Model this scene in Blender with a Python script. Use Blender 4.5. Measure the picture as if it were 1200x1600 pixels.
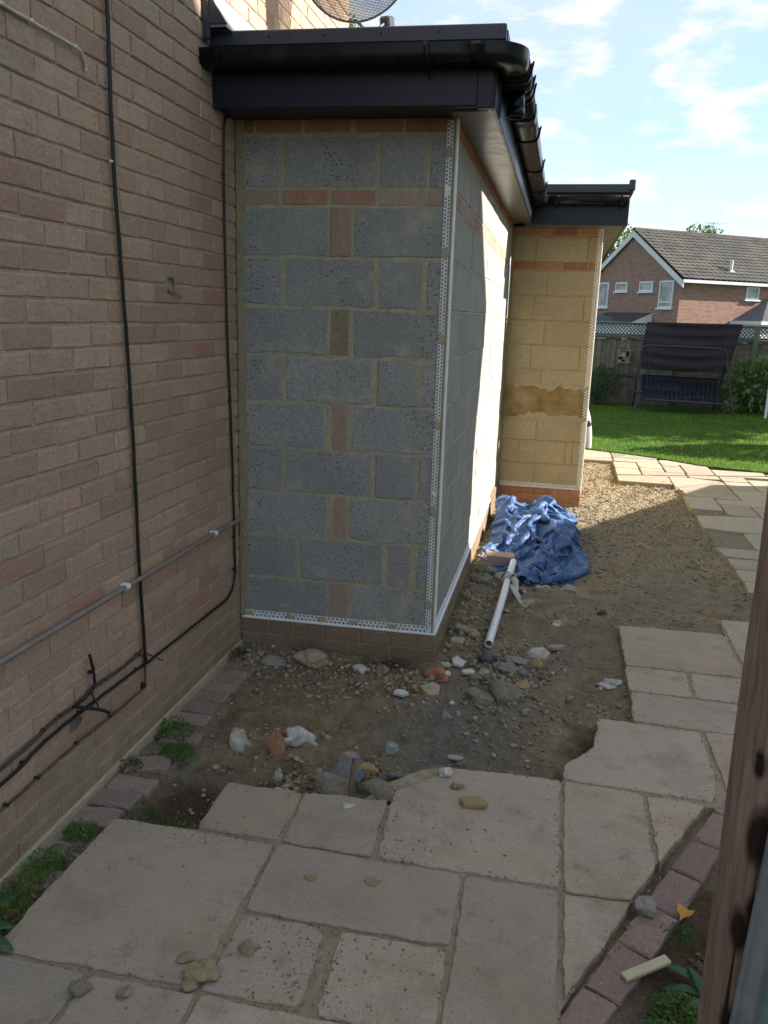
import bpy, bmesh, math, random
import numpy as np
from mathutils import Vector, Matrix, Euler
SC = bpy.context.scene
for _o in list(bpy.data.objects): bpy.data.objects.remove(_o)
COL = SC.collection
# ------------------------------------------------------------------ camera
YAW, PITCH, ROLL = 0.20391, 0.23711, 0.03112          # left, down, tilt
CAM = Vector((1.5319, 0.0, 1.7180))
fw = Vector((-math.sin(YAW)*math.cos(PITCH), math.cos(YAW)*math.cos(PITCH), -math.sin(PITCH)))
rt = Vector((math.cos(YAW), math.sin(YAW), 0)); up = rt.cross(fw)
r2 = rt*math.cos(ROLL)+up*math.sin(ROLL); u2 = -rt*math.sin(ROLL)+up*math.cos(ROLL)
cd = bpy.data.cameras.new('camera'); cam = bpy.data.objects.new('camera', cd); COL.objects.link(cam)
cam.matrix_world = Matrix.Translation(CAM) @ Matrix((r2, u2, -fw)).transposed().to_4x4()
cd.sensor_fit = 'VERTICAL'; cd.sensor_height = 36; cd.lens = 36*1275.4/1600
cd.clip_start = .05; cd.clip_end = 2000
SC.camera = cam
# ------------------------------------------------------------------ light
AZ, EL = math.radians(72.6), math.radians(31.5)          # azimuth from +Y towards +X
SUNV = Vector((math.sin(AZ)*math.cos(EL), math.cos(AZ)*math.cos(EL), math.sin(EL)))
world = bpy.data.worlds.new('World'); SC.world = world; world.use_nodes = True
def setup_world():
    nt = world.node_tree; N = nt.nodes; L = nt.links; N.clear()
    sky = N.new('ShaderNodeTexSky'); sky.sky_type = 'NISHITA'; sky.sun_disc = False
    sky.sun_elevation = EL; sky.sun_rotation = AZ; sky.air_density = 1.0; sky.dust_density = .35; sky.ozone_density = 2.0
    co = N.new('ShaderNodeTexCoord')
    mp = N.new('ShaderNodeMapping'); mp.inputs['Scale'].default_value = (1, 1, 2.6); mp.inputs['Location'].default_value = (.35, .2, .1)
    L.new(co.outputs['Generated'], mp.inputs['Vector'])
    def noise(scale, det, rough, dist=0):
        n = N.new('ShaderNodeTexNoise'); n.inputs['Scale'].default_value = scale; n.inputs['Detail'].default_value = det
        n.inputs['Roughness'].default_value = rough; n.inputs['Distortion'].default_value = dist
        L.new(mp.outputs[0], n.inputs['Vector']); return n
    n1 = noise(9.5, 9, .58, .15)
    r1 = N.new('ShaderNodeValToRGB'); r1.color_ramp.elements[0].position = .50; r1.color_ramp.elements[1].position = .64
    L.new(n1.outputs['Fac'], r1.inputs[0])
    n2 = noise(1.9, 5, .55, .2)
    r2_ = N.new('ShaderNodeValToRGB'); r2_.color_ramp.elements[0].position = .40; r2_.color_ramp.elements[1].position = .75
    L.new(n2.outputs['Fac'], r2_.inputs[0])
    mx = N.new('ShaderNodeMath'); mx.operation = 'MULTIPLY_ADD'; mx.inputs[1].default_value = .85
    L.new(r1.outputs[0], mx.inputs[0])
    m2 = N.new('ShaderNodeMath'); m2.operation = 'MULTIPLY'; m2.inputs[1].default_value = .5
    L.new(r2_.outputs[0], m2.inputs[0]); L.new(m2.outputs[0], mx.inputs[2])
    cl = N.new('ShaderNodeClamp'); L.new(mx.outputs[0], cl.inputs[0])
    mix = N.new('ShaderNodeMix'); mix.data_type = 'RGBA'
    mix.inputs['B'].default_value = (1.78, 1.76, 1.70, 1)
    L.new(cl.outputs[0], mix.inputs['Factor'])
    veil = N.new('ShaderNodeMix'); veil.data_type = 'RGBA'; veil.inputs['Factor'].default_value = .78; veil.inputs['B'].default_value = (.66, .92, 1.24, 1)
    L.new(sky.outputs[0], veil.inputs['A']); L.new(veil.outputs['Result'], mix.inputs['A'])
    bg = N.new('ShaderNodeBackground'); bg.inputs['Strength'].default_value = .12
    L.new(mix.outputs['Result'], bg.inputs['Color'])
    out = N.new('ShaderNodeOutputWorld'); L.new(bg.outputs[0], out.inputs[0])
setup_world()
sd = bpy.data.lights.new('sun', 'SUN'); sd.energy = 2.9; sd.angle = math.radians(.53); sd.color = (1, .93, .82)
sun = bpy.data.objects.new('sun', sd); COL.objects.link(sun); sun.rotation_euler = (-SUNV).to_track_quat('-Z', 'Y').to_euler()
sun.location = (20, 8, 15)
SC.view_settings.view_transform = 'Standard'; SC.view_settings.look = 'None'
SC.view_settings.exposure = 2.35; SC.view_settings.gamma = 1; SC.view_settings.use_curve_mapping = False
SC.cycles.max_bounces = 8; SC.cycles.diffuse_bounces = 5; SC.cycles.glossy_bounces = 4
try: SC.cycles.use_denoising = True
except Exception: pass
random.seed(7); RNG = np.random.default_rng(7)
# ------------------------------------------------------------------ helpers
WL = {}
def put(o, parent=None):
    COL.objects.link(o)
    if parent is not None:
        o.parent = parent; o.matrix_parent_inverse = Matrix.Translation(-WL[parent.name])
    WL[o.name] = o.location.copy()
    return o
def tag(o, label=None, cat=None, group=None, kind=None):
    if label: o['label'] = label
    if cat: o['category'] = cat
    if group: o['group'] = group
    if kind: o['kind'] = kind
    return o
def empty(name, loc, label, cat, group=None):
    o = bpy.data.objects.new(name, None); o.location = loc; o.empty_display_size = .1
    return tag(put(o), label, cat, group)
def inst(name, mesh, loc=(0, 0, 0), rot=(0, 0, 0), sc=(1, 1, 1), parent=None):
    o = bpy.data.objects.new(name, mesh); o.location = loc; o.rotation_euler = rot; o.scale = sc
    return put(o, parent)
def mesh_from(name, V, F, m=None, smooth=False):
    me = bpy.data.meshes.new(name); me.from_pydata([tuple(map(float, v)) for v in V], [], [tuple(map(int, f)) for f in F])
    if m: me.materials.append(m)
    if smooth: me.polygons.foreach_set('use_smooth', [True]*len(me.polygons))
    me.update(); return me
def np_mesh(name, V, F, m=None, smooth=False):
    """V (n,3), F (k,c) arrays of equal-size faces"""
    me = bpy.data.meshes.new(name); V = np.asarray(V, np.float32); F = np.asarray(F, np.int32); k, c = F.shape
    me.vertices.add(len(V)); me.vertices.foreach_set('co', V.ravel())
    me.loops.add(k*c); me.loops.foreach_set('vertex_index', F.ravel())
    me.polygons.add(k); me.polygons.foreach_set('loop_start', np.arange(0, k*c, c, dtype=np.int32))
    if smooth: me.polygons.foreach_set('use_smooth', np.ones(k, bool))
    me.update(calc_edges=True); me.validate()
    if m: me.materials.append(m)
    return me
class MB:
    def __init__(s): s.V = []; s.F = []
    def add(s, V, F):
        n = len(s.V); s.V += [tuple(v) for v in V]; s.F += [tuple(i+n for i in f) for f in F]; return s
    def box(s, x0, x1, y0, y1, z0, z1, b=0.0, M=None):
        b = min(b, .45*(x1-x0), .45*(y1-y0), .45*(z1-z0))
        if b <= 0:
            V = [(x, y, z) for z in (z0, z1) for y in (y0, y1) for x in (x0, x1)]
            F = [(0, 2, 3, 1), (4, 5, 7, 6), (0, 1, 5, 4), (2, 6, 7, 3), (0, 4, 6, 2), (1, 3, 7, 5)]
        else:
            bm = bmesh.new(); bmesh.ops.create_cube(bm, size=1)
            for v in bm.verts: v.co = ((x0+x1)/2+v.co.x*(x1-x0), (y0+y1)/2+v.co.y*(y1-y0), (z0+z1)/2+v.co.z*(z1-z0))
            bmesh.ops.bevel(bm, geom=bm.edges[:], offset=b, segments=1, affect='EDGES', profile=.5)
            bm.verts.index_update(); V = [v.co.copy() for v in bm.verts]; F = [[v.index for v in f.verts] for f in bm.faces]; bm.free()
        if M is not None: V = [M @ Vector(v) for v in V]
        return s.add(V, F)
    def prism(s, poly, z0, z1, b=0.0):
        n = len(poly); V = []; F = []
        c = Vector((sum(p[0] for p in poly)/n, sum(p[1] for p in poly)/n))
        rings = [(0, z0), (0, z1-b), (b, z1)] if b > 0 else [(0, z0), (0, z1)]
        for ins, z in rings:
            for p in poly:
                d = c-Vector(p[:2]); l = max(d.length, 1e-6); q = Vector(p[:2])+d*(ins*1.3/l); V.append((q.x, q.y, z))
        for k in range(len(rings)-1):
            for i in range(n): j = (i+1) % n; F.append((k*n+i, k*n+j, (k+1)*n+j, (k+1)*n+i))
        F.append(tuple(range(n))[::-1]); F.append(tuple((len(rings)-1)*n+i for i in range(n)))
        return s.add(V, F)
    def tube(s, path, r, n=8, caps=True):
        P = [Vector(p) for p in path]; R = r if isinstance(r, (list, tuple)) else [r]*len(P)
        V = []; F = []; up_ = None
        for i, p in enumerate(P):
            t = (P[min(i+1, len(P)-1)]-P[max(i-1, 0)]).normalized()
            if up_ is None: up_ = Vector((0, 0, 1)) if abs(t.z) < .9 else Vector((1, 0, 0))
            a = t.cross(up_).normalized(); up_ = a.cross(t).normalized()
            for k in range(n): th = 2*math.pi*k/n; V.append(p+(a*math.cos(th)+up_*math.sin(th))*R[i])
        for i in range(len(P)-1):
            for k in range(n): l = (k+1) % n; F.append((i*n+k, i*n+l, (i+1)*n+l, (i+1)*n+k))
        if caps: F.append(tuple(range(n))[::-1]); F.append(tuple((len(P)-1)*n+k for k in range(n)))
        return s.add(V, F)
    def sweep(s, prof, path_frames):
        """prof list of (a,b); frames list of (origin, A, B)"""
        n = len(prof); V = []; F = []
        for o, A, B in path_frames:
            for a, b in prof: V.append(Vector(o)+Vector(A)*a+Vector(B)*b)
        for i in range(len(path_frames)-1):
            for k in range(n-1): F.append((i*n+k, i*n+k+1, (i+1)*n+k+1, (i+1)*n+k))
        return s.add(V, F)
    def obj(s, name, m, parent=None, smooth=False, loc=(0, 0, 0), rot=(0, 0, 0)):
        me = mesh_from(name, s.V, s.F, m, smooth)
        if smooth:
            try: me.set_sharp_from_angle(angle=math.radians(40))
            except Exception: pass
        return inst(name, me, loc, rot, (1, 1, 1), parent)
# numpy value noise
_T = np.random.default_rng(3).random((256, 256)).astype(np.float32)
def vnoise(x, y):
    xi = np.floor(x).astype(int); yi = np.floor(y).astype(int); fx = x-xi; fy = y-yi
    fx = fx*fx*(3-2*fx); fy = fy*fy*(3-2*fy)
    g = lambda i, j: _T[i % 256, j % 256]
    return (g(xi, yi)*(1-fx)+g(xi+1, yi)*fx)*(1-fy)+(g(xi, yi+1)*(1-fx)+g(xi+1, yi+1)*fx)*fy
def fbm(x, y, o=4, seed=0):
    v = 0; a = .5; x = x+seed*17.3; y = y+seed*9.1
    for _ in range(o): v = v+a*(vnoise(x, y)-.5); x = x*2.03+5.1; y = y*2.03+1.7; a *= .5
    return v
# ------------------------------------------------------------------ materials
class NT:
    def __init__(s, name):
        s.m = bpy.data.materials.new(name); s.m.use_nodes = True; s.nt = s.m.node_tree; s.nt.nodes.clear()
        s.out = s.new('ShaderNodeOutputMaterial'); s.p = s.new('ShaderNodeBsdfPrincipled'); s.l(s.p.outputs[0], s.out.inputs[0])
        s._b = None
    def new(s, t): return s.nt.nodes.new(t)
    def l(s, a, b): s.nt.links.new(a, b)
    def sock(s, node_in, v):
        if isinstance(v, bpy.types.NodeSocket): s.l(v, node_in)
        elif isinstance(v, (tuple, list)): node_in.default_value = tuple(v)+((1,) if len(v) == 3 and node_in.type == 'RGBA' else ())
        else: node_in.default_value = v
    def pos(s, scale=(1, 1, 1), local=False):
        if local: o = s.new('ShaderNodeTexCoord').outputs['Object']
        else: o = s.new('ShaderNodeNewGeometry').outputs['Position']
        mp = s.new('ShaderNodeMapping'); mp.inputs['Scale'].default_value = scale; s.l(o, mp.inputs[0]); return mp.outputs[0]
    def noise(s, scale, det=4, rough=.55, vec=None, dist=0):
        n = s.new('ShaderNodeTexNoise'); n.inputs['Scale'].default_value = scale; n.inputs['Detail'].default_value = det
        n.inputs['Roughness'].default_value = rough; n.inputs['Distortion'].default_value = dist
        s.l(vec if vec is not None else s.pos(), n.inputs['Vector']); return n.outputs['Fac']
    def voro(s, scale, vec=None, feat='F1', out='Distance'):
        n = s.new('ShaderNodeTexVoronoi'); n.feature = feat; n.inputs['Scale'].default_value = scale
        s.l(vec if vec is not None else s.pos(), n.inputs['Vector']); return n.outputs[out]
    def ramp(s, fac, stops, interp='LINEAR'):
        r = s.new('ShaderNodeValToRGB'); e = r.color_ramp.elements; r.color_ramp.interpolation = interp
        while len(e) < len(stops): e.new(.5)
        for k, (p_, c) in enumerate(stops):
            e[k].position = p_; e[k].color = tuple(c)+(1,) if isinstance(c, (tuple, list)) else (c, c, c, 1)
        s.l(fac, r.inputs[0]); return r.outputs[0]
    def mix(s, fac, a, b, mode='MIX'):
        n = s.new('ShaderNodeMix'); n.data_type = 'RGBA'; n.blend_type = mode
        s.sock(n.inputs['Factor'], fac); s.sock(n.inputs['A'], a); s.sock(n.inputs['B'], b); return n.outputs['Result']
    def math(s, op, a, b=0.0, c=0.0, clamp=False):
        n = s.new('ShaderNodeMath'); n.operation = op; n.use_clamp = clamp
        s.sock(n.inputs[0], a); s.sock(n.inputs[1], b); s.sock(n.inputs[2], c); return n.outputs[0]
    def rnd(s, k=1.0, add=0.0):
        a = s.new('ShaderNodeObjectInfo').outputs['Random']; b = s.new('ShaderNodeNewGeometry').outputs['Random Per Island']
        return s.math('FRACT', s.math('MULTIPLY_ADD', s.math('ADD', a, b), k, add))
    def bump(s, h, strength=.3, dist=.01):
        b = s.new('ShaderNodeBump'); b.inputs['Strength'].default_value = strength; b.inputs['Distance'].default_value = dist
        s.l(h, b.inputs['Height'])
        if s._b is not None: s.l(s._b, b.inputs['Normal'])
        s._b = b.outputs[0]; s.l(s._b, s.p.inputs['Normal'])
    def set(s, col=None, rough=.8, spec=.3, metal=0.0):
        if col is not None: s.sock(s.p.inputs['Base Color'], col)
        s.sock(s.p.inputs['Roughness'], rough); s.p.inputs['Specular IOR Level'].default_value = spec; s.p.inputs['Metallic'].default_value = metal
        return s.m
def plain(name, col, rough=.6, spec=.4, metal=0.0, var=.15, scale=14, bump=.08):
    t = NT(name); n = t.noise(scale, 5)
    t.bump(t.noise(scale*6, 3), bump, .004)
    return t.set(t.mix(t.ramp(n, [(.3, 0), (.75, 1)]), tuple(c*(1-var) for c in col), tuple(min(1, c*(1+var)) for c in col)), rough, spec, metal)

def brick_mat(name, stops, streak=(.36, .20, .15), streak_amt=.35, rough=.9, soil=0.0):
    t = NT(name)
    base = t.ramp(t.rnd(), stops)
    hsv = t.new('ShaderNodeHueSaturation'); t.l(base, hsv.inputs['Color'])
    t.l(t.math('MULTIPLY_ADD', t.rnd(7.31, .2), .28, .87), hsv.inputs['Value'])
    # drag marks: colour bands running up the face
    n1 = t.ramp(t.noise(15, 3, .6, t.pos((1, 1, .14))), [(.46, 0), (.66, 1)])
    c = t.mix(t.math('MULTIPLY', n1, streak_amt), hsv.outputs[0], streak)
    n2 = t.noise(70, 6, .7)
    c = t.mix(t.ramp(n2, [(.35, .0), (.8, .75)]), c, t.mix(1.0, c, (.55, .52, .50), 'MULTIPLY'))
    n3 = t.noise(2.1, 4, .6)
    c = t.mix(t.ramp(n3, [(.5, 0), (.85, .4)]), c, (.34, .275, .205))
    sp = t.ramp(t.voro(260), [(.0, 1), (.18, 0)])
    c = t.mix(t.math('MULTIPLY', sp, .35), c, (.50, .43, .34))
    if soil:
        z = t.new('ShaderNodeSeparateXYZ'); t.l(t.pos(), z.inputs[0])
        mr = t.new('ShaderNodeMapRange'); mr.inputs['From Min'].default_value = .0; mr.inputs['From Max'].default_value = soil
        mr.inputs['To Min'].default_value = .75; mr.inputs['To Max'].default_value = 0
        t.l(z.outputs[2], mr.inputs[0])
        c = t.mix(t.math('MULTIPLY', mr.outputs[0], t.ramp(t.noise(9, 4), [(.3, .3), (.6, 1)])), c, (.19, .17, .12))
    t.bump(n2, .8, .007); t.bump(t.noise(220, 2, .5, t.pos((1, 1, .25))), .7, .004); t.bump(t.noise(28, 5, .65), .6, .012)
    return t.set(c, rough, .2)
M = {}
M['house_brick'] = brick_mat('house_brick', [(0, (.52, .37, .265)), (.22, (.48, .335, .235)), (.40, (.55, .385, .285)), (.56, (.50, .335, .25)), (.72, (.48, .365, .265)), (.88, (.55, .40, .295)), (.955, (.50, .31, .235)), (1, (.51, .26, .195))], (.50, .31, .24), .5, soil=.35)
M['plinth_brick'] = brick_mat('plinth_brick', [(0, (.27, .18, .125)), (.4, (.30, .21, .14)), (.7, (.25, .15, .11)), (1, (.33, .22, .14))], soil=.2)
M['red_brick'] = brick_mat('red_brick', [(0, (.42, .21, .145)), (.35, (.46, .27, .19)), (.6, (.38, .22, .165)), (1, (.48, .29, .21))], (.50, .36, .27), .45)
M['pink_brick'] = brick_mat('pink_brick', [(0, (.45, .315, .265)), (.5, (.41, .28, .225)), (1, (.47, .345, .28))], (.47, .38, .30), .5)
M['orange_brick'] = brick_mat('orange_brick', [(0, (.42, .17, .09)), (.5, (.47, .22, .12)), (1, (.38, .16, .10))], (.46, .30, .19), .4)
M['paver'] = brick_mat('paver', [(0, (.36, .25, .22)), (.5, (.32, .22, .195)), (1, (.39, .28, .24))], (.27, .20, .17), .5)
M['old_paver'] = brick_mat('old_paver', [(0, (.33, .255, .21)), (.5, (.38, .30, .245)), (1, (.31, .245, .205))], (.26, .16, .13), .35)
def mortar_mat(name, col, col2, bump=1.0, scale=38):
    t = NT(name); n = t.noise(scale, 6, .65); n2 = t.noise(5, 4)
    c = t.mix(t.ramp(n, [(.3, 0), (.75, 1)]), col, col2); c = t.mix(t.ramp(n2, [(.4, 0), (.8, .45)]), c, tuple(x*.62 for x in col))
    t.bump(n, bump, .008); t.bump(t.noise(300, 2), .4, .002)
    return t.set(c, .95, .1)
M['house_mortar'] = mortar_mat('house_mortar', (.43, .35, .245), (.55, .46, .335))
M['mortar'] = mortar_mat('mortar', (.36, .32, .21), (.50, .45, .31))
M['mortar_light'] = mortar_mat('mortar_light', (.42, .38, .28), (.54, .49, .36))
M['mortar_warm_bounce'] = mortar_mat('mortar_warm_bounce', (.36, .25, .075), (.50, .36, .13))  # pier mortar, its yellow deepened by painting in the warm bounced light
M['mortar_brown'] = mortar_mat('mortar_brown', (.24, .20, .12), (.36, .31, .20), 1.3)
def block_mat(name, c1, c2, stain):
    t = NT(name)
    base = t.mix(t.rnd(), c1, c2)
    n = t.noise(90, 6, .7)
    c = t.mix(t.ramp(n, [(.36, 0), (.62, 1)]), tuple(x*.82 for x in c1), base)
    v = t.voro(75); rndc = t.voro(75, out='Color')
    sx = t.new('ShaderNodeSeparateColor'); t.l(rndc, sx.inputs[0])
    stone = t.math('MULTIPLY', t.ramp(v, [(.20, 1), (.34, 0)]), t.ramp(sx.outputs[0], [(.66, 0), (.78, 1)]))
    c = t.mix(t.math('MULTIPLY', stone, .55), c, (.50, .495, .46))
    pit = t.math('MULTIPLY', t.ramp(v, [(.12, 1), (.36, 0)]), t.ramp(sx.outputs[1], [(.80, 0), (.90, 1)]))
    c = t.mix(t.math('MULTIPLY', pit, .72), c, (.055, .058, .06))
    lo = t.noise(2.6, 4, .6); c = t.mix(t.ramp(lo, [(.35, .55), (.6, 0)]), c, t.mix(1.0, c, (.78, .80, .81), 'MULTIPLY'))
    sm = t.ramp(t.noise(5, 6, .68), [(.54, 0), (.70, .75)])
    c = t.mix(sm, c, stain)
    h = t.math('SUBTRACT', n, t.math('MULTIPLY', pit, 1.2)); t.bump(h, .75, .009); t.bump(t.noise(18, 3), .35, .014)
    return t.set(c, .95, .12)
M['block'] = block_mat('block', (.33, .33, .315), (.445, .435, .405), (.47, .42, .31))
M['block_side'] = block_mat('block_side', (.38, .37, .335), (.48, .465, .415), (.45, .41, .32))
M['block_warm_bounce'] = block_mat('block_warm_bounce', (.45, .335, .18), (.50, .385, .22), (.51, .36, .14))  # pier blocks: warm light off the sunlit wall tinted in, plus smeared mortar
def upvc(name, col, rough, grain=.1, spec=.5):
    t = NT(name); n = t.noise(60, 3, .5, t.pos((.25, .25, 4)))
    t.bump(n, grain, .002)
    d = t.ramp(t.noise(11, 5, .65), [(.45, 0), (.9, 1)])
    c = t.mix(t.math('MULTIPLY', d, .35), col, tuple(x*1.6+.03 for x in col))
    return t.set(c, t.math('MULTIPLY_ADD', d, .18, rough), spec)
M['fascia'] = upvc('fascia', (.013, .0145, .026), .32, spec=.28)
M['gutter'] = upvc('gutter', (.006, .006, .009), .26, .03, .25)
M['soffit'] = upvc('soffit', (.12, .112, .09), .28, .05)
M['trim'] = upvc('trim', (.030, .033, .050), .40)
M['flash'] = upvc('flash', (.22, .25, .27), .42)
M['white_plastic'] = plain('white_plastic', (.74, .76, .78), .35, .5, var=.06)
M['bead'] = plain('bead', (.78, .79, .80), .5, .4, var=.1, scale=30)
M['bead_warm_bounce'] = plain('bead_warm_bounce', (.74, .68, .56), .5, .4, var=.12, scale=30)  # pier copy of the white bead with warm bounced light in its colour
M['black_cable'] = plain('black_cable', (.012, .012, .014), .45, .4, var=.3, bump=.03)
M['grey_cable'] = plain('grey_cable', (.06, .055, .05), .55, .3, var=.3)
M['brown_cable'] = plain('brown_cable', (.10, .075, .05), .7, .2, var=.3)
M['pipe_grey'] = plain('pipe_grey', (.24, .205, .175), .5, .4, var=.2)
M['cable_white'] = plain('cable_white', (.55, .46, .40), .6, .3, var=.2)
def slab_mat(name, A, B, dirt=(.24, .205, .135), amt=1.0):
    t = NT(name)
    hs = t.new('ShaderNodeHueSaturation'); n0 = t.noise(2.3, 6, .62, dist=.5)
    t.l(t.mix(t.ramp(n0, [(.34, 0), (.66, 1)]), A, B), hs.inputs['Color']); t.l(t.math('MULTIPLY_ADD', t.rnd(), .26, .86), hs.inputs['Value'])
    t.l(t.math('MULTIPLY_ADD', t.rnd(5.7, .3), .28, .80), hs.inputs['Saturation'])
    c = hs.outputs[0]
    c = t.mix(t.math('MULTIPLY', t.ramp(t.noise(3.6, 5, .6, t.pos((1, 2.2, 1))), [(.5, 0), (.72, 1)]), .6), c, (.50, .355, .225))
    c = t.mix(t.math('MULTIPLY', t.ramp(t.noise(3.1, 7, .72), [(.50, 0), (.70, 1)]), .7*amt), c, dirt)
    c = t.mix(t.math('MULTIPLY', t.ramp(t.noise(11, 7, .75), [(.56, 0), (.70, 1)]), .6*amt), c, (.165, .14, .10))
    c = t.mix(t.math('MULTIPLY', t.ramp(t.noise(7, 5, .7, t.pos((1.3, 1, 1))), [(.62, 0), (.72, 1)]), .35), c, (.52, .49, .42))
    gr = t.noise(200, 4, .75)
    c = t.mix(t.ramp(gr, [(.36, .6), (.56, 0)]), c, tuple(x*.52 for x in A))
    sp = t.math('MULTIPLY', t.ramp(t.voro(38), [(.08, 1), (.20, 0)]), t.ramp(t.noise(4, 4), [(.48, 0), (.60, 1)]))
    c = t.mix(t.math('MULTIPLY', sp, .4), c, (.15, .125, .09))
    t.bump(t.noise(14, 7, .7, t.pos((.6, 2.4, 1))), .75, .014); t.bump(gr, .5, .003); t.bump(t.noise(60, 4, .65), .3, .006)
    return t.set(c, .88, .2)
M['slab'] = slab_mat('slab', (.51, .41, .305), (.44, .36, .28), dirt=(.29, .23, .155), amt=1.0)
M['slab_far'] = slab_mat('slab_far', (.40, .36, .28), (.35, .31, .24), amt=.6)
def soil_mat():
    t = NT('soil')
    xyz = t.new('ShaderNodeSeparateXYZ'); t.l(t.pos(), xyz.inputs[0])
    n = t.noise(7, 8, .68); n2 = t.noise(55, 6, .7); n3 = t.noise(1.1, 5, .6, dist=.6)
    c = t.ramp(n, [(.28, (.17, .115, .065)), (.42, (.32, .23, .135)), (.56, (.44, .335, .21)), (.72, (.50, .42, .30))])
    c = t.mix(t.ramp(n3, [(.42, 0), (.62, .8)]), c, t.ramp(n2, [(.3, (.20, .17, .12)), (.7, (.37, .33, .25))]))
    # grey grit patch of washed-out cement in front of the corner
    d = t.new('ShaderNodeVectorMath'); d.operation = 'DISTANCE'; t.l(t.pos((1, .75, 1)), d.inputs[0]); d.inputs[1].default_value = (1.22, 2.42, 0)
    dd = t.math('ADD', d.outputs['Value'], t.math('MULTIPLY_ADD', t.noise(4.5, 6, .65), .55, -.27))
    c = t.mix(t.ramp(dd, [(.16, .8), (.40, 0)]), c, t.ramp(n2, [(.3, (.20, .183, .15)), (.7, (.37, .34, .285))]))
    # buff gravel towards the lawn
    far = t.math('MULTIPLY_ADD', t.noise(1.5, 4), 2.2, xyz.outputs[1])
    c = t.mix(t.ramp(t.math('MULTIPLY', far, .1), [(.60, 0), (.88, .85)]), c, t.ramp(n2, [(.3, (.22, .18, .12)), (.7, (.42, .36, .25))]))
    yb = t.ramp(t.noise(2.3, 3), [(.64, 0), (.72, .7)])
    c = t.mix(yb, c, (.26, .21, .09))
    def spot(px, py, sx, sy, r0, r1):
        dv = t.new('ShaderNodeVectorMath'); dv.operation = 'DISTANCE'; t.l(t.pos((sx, sy, 0)), dv.inputs[0]); dv.inputs[1].default_value = (px*sx, py*sy, 0)
        return t.ramp(t.math('ADD', dv.outputs['Value'], t.math('MULTIPLY_ADD', t.noise(8, 6, .7), .22, -.11)), [(r0, 1), (r1, 0)])
    humus = t.ramp(n2, [(.32, (.045, .028, .018)), (.68, (.125, .085, .052))])
    for sp_ in ((2.10, 1.95, 1, .5, .20, .30), (.34, 2.42, 1, .8, .08, .18), (1.76, 3.18, 1, .6, .03, .12), (.75, 2.60, .45, 1.4, .06, .14), (.85, 3.72, .5, 1.6, .04, .14)):
        c = t.mix(t.math('MULTIPLY', spot(*sp_), .85), c, humus)
    c = t.mix(t.ramp(t.noise(120, 5, .75), [(.34, .40), (.50, 0)]), c, (.09, .063, .038))
    c = t.mix(t.ramp(t.voro(85), [(.10, .55), (.22, 0)]), c, (.45, .40, .31))
    t.bump(n2, 1.0, .022); t.bump(t.noise(170, 4, .7), 1.0, .007); t.bump(t.noise(22, 6, .7), .8, .03)
    return t.set(c, .96, .12)
M['soil'] = soil_mat()
def stone_mat(name, stops, spec=.2):
    t = NT(name); n = t.noise(40, 6, .7); stops = [(p_, tuple(min(.75, x*1.3) for x in c_)) for p_, c_ in stops] if name.startswith('stone_') and 'white' not in name else stops
    c = t.ramp(t.rnd(), stops); c = t.mix(t.ramp(n, [(.35, .6), (.65, 0)]), c, t.mix(1, c, (.55, .5, .42), 'MULTIPLY'))
    c = t.mix(t.ramp(t.noise(17, 5, .6), [(.42, 0), (.66, .6)]), c, (.29, .235, .15))
    t.bump(n, .7, .006); t.bump(t.noise(160, 3), .5, .002)
    return t.set(c, .9, spec)
M['gravel'] = stone_mat('gravel', [(0, (.17, .13, .085)), (.3, (.29, .225, .145)), (.6, (.36, .295, .205)), (.85, (.41, .36, .27)), (.96, (.46, .42, .35)), (1, (.60, .58, .53))])
M['gravel_grey'] = stone_mat('gravel_grey', [(0, (.15, .14, .125)), (.4, (.265, .25, .22)), (.75, (.35, .33, .29)), (.95, (.38, .29, .21)), (1, (.52, .51, .48))])
M['gravel_buff'] = stone_mat('gravel_buff', [(0, (.21, .17, .11)), (.4, (.29, .24, .16)), (.75, (.36, .30, .21)), (1, (.48, .43, .34))])
M['lawn_soil'] = plain('lawn_soil', (.035, .065, .012), .95, .1, var=.4, scale=6, bump=.5)
def leaf_mat(name, A, B, rough=.55, trans=.3):
    t = NT(name); c = t.mix(t.rnd(), A, B); c = t.mix(t.ramp(t.noise(3, 3), [(.4, 0), (.7, .5)]), c, tuple(x*.6 for x in A))
    t.set(c, rough, .35)
    tr = t.new('ShaderNodeBsdfTranslucent'); t.l(t.mix(.5, c, tuple(min(1, x*1.6) for x in B)), tr.inputs[0])
    ms = t.new('ShaderNodeMixShader'); ms.inputs[0].default_value = trans
    t.l(t.p.outputs[0], ms.inputs[1]); t.l(tr.outputs[0], ms.inputs[2]); t.l(ms.outputs[0], t.out.inputs[0])
    return t.m
M['grass'] = leaf_mat('grass', (.075, .19, .018), (.17, .32, .035), .5, .35)
def patchy(m):
    nt = m.node_tree; p = next(n for n in nt.nodes if n.type == 'BSDF_PRINCIPLED'); src = p.inputs['Base Color'].links[0].from_socket
    g_ = nt.nodes.new('ShaderNodeNewGeometry'); n_ = nt.nodes.new('ShaderNodeTexNoise'); n_.inputs['Scale'].default_value = 1.3; n_.inputs['Detail'].default_value = 5; nt.links.new(g_.outputs['Position'], n_.inputs['Vector'])
    r_ = nt.nodes.new('ShaderNodeValToRGB'); r_.color_ramp.elements[0].position = .45; r_.color_ramp.elements[1].position = .68; nt.links.new(n_.outputs['Fac'], r_.inputs[0])
    x_ = nt.nodes.new('ShaderNodeMix'); x_.data_type = 'RGBA'; x_.inputs['B'].default_value = (.24, .30, .05, 1); nt.links.new(r_.outputs[0], x_.inputs['Factor']); nt.links.new(src, x_.inputs['A']); nt.links.new(x_.outputs['Result'], p.inputs['Base Color'])
patchy(M['grass'])
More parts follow.
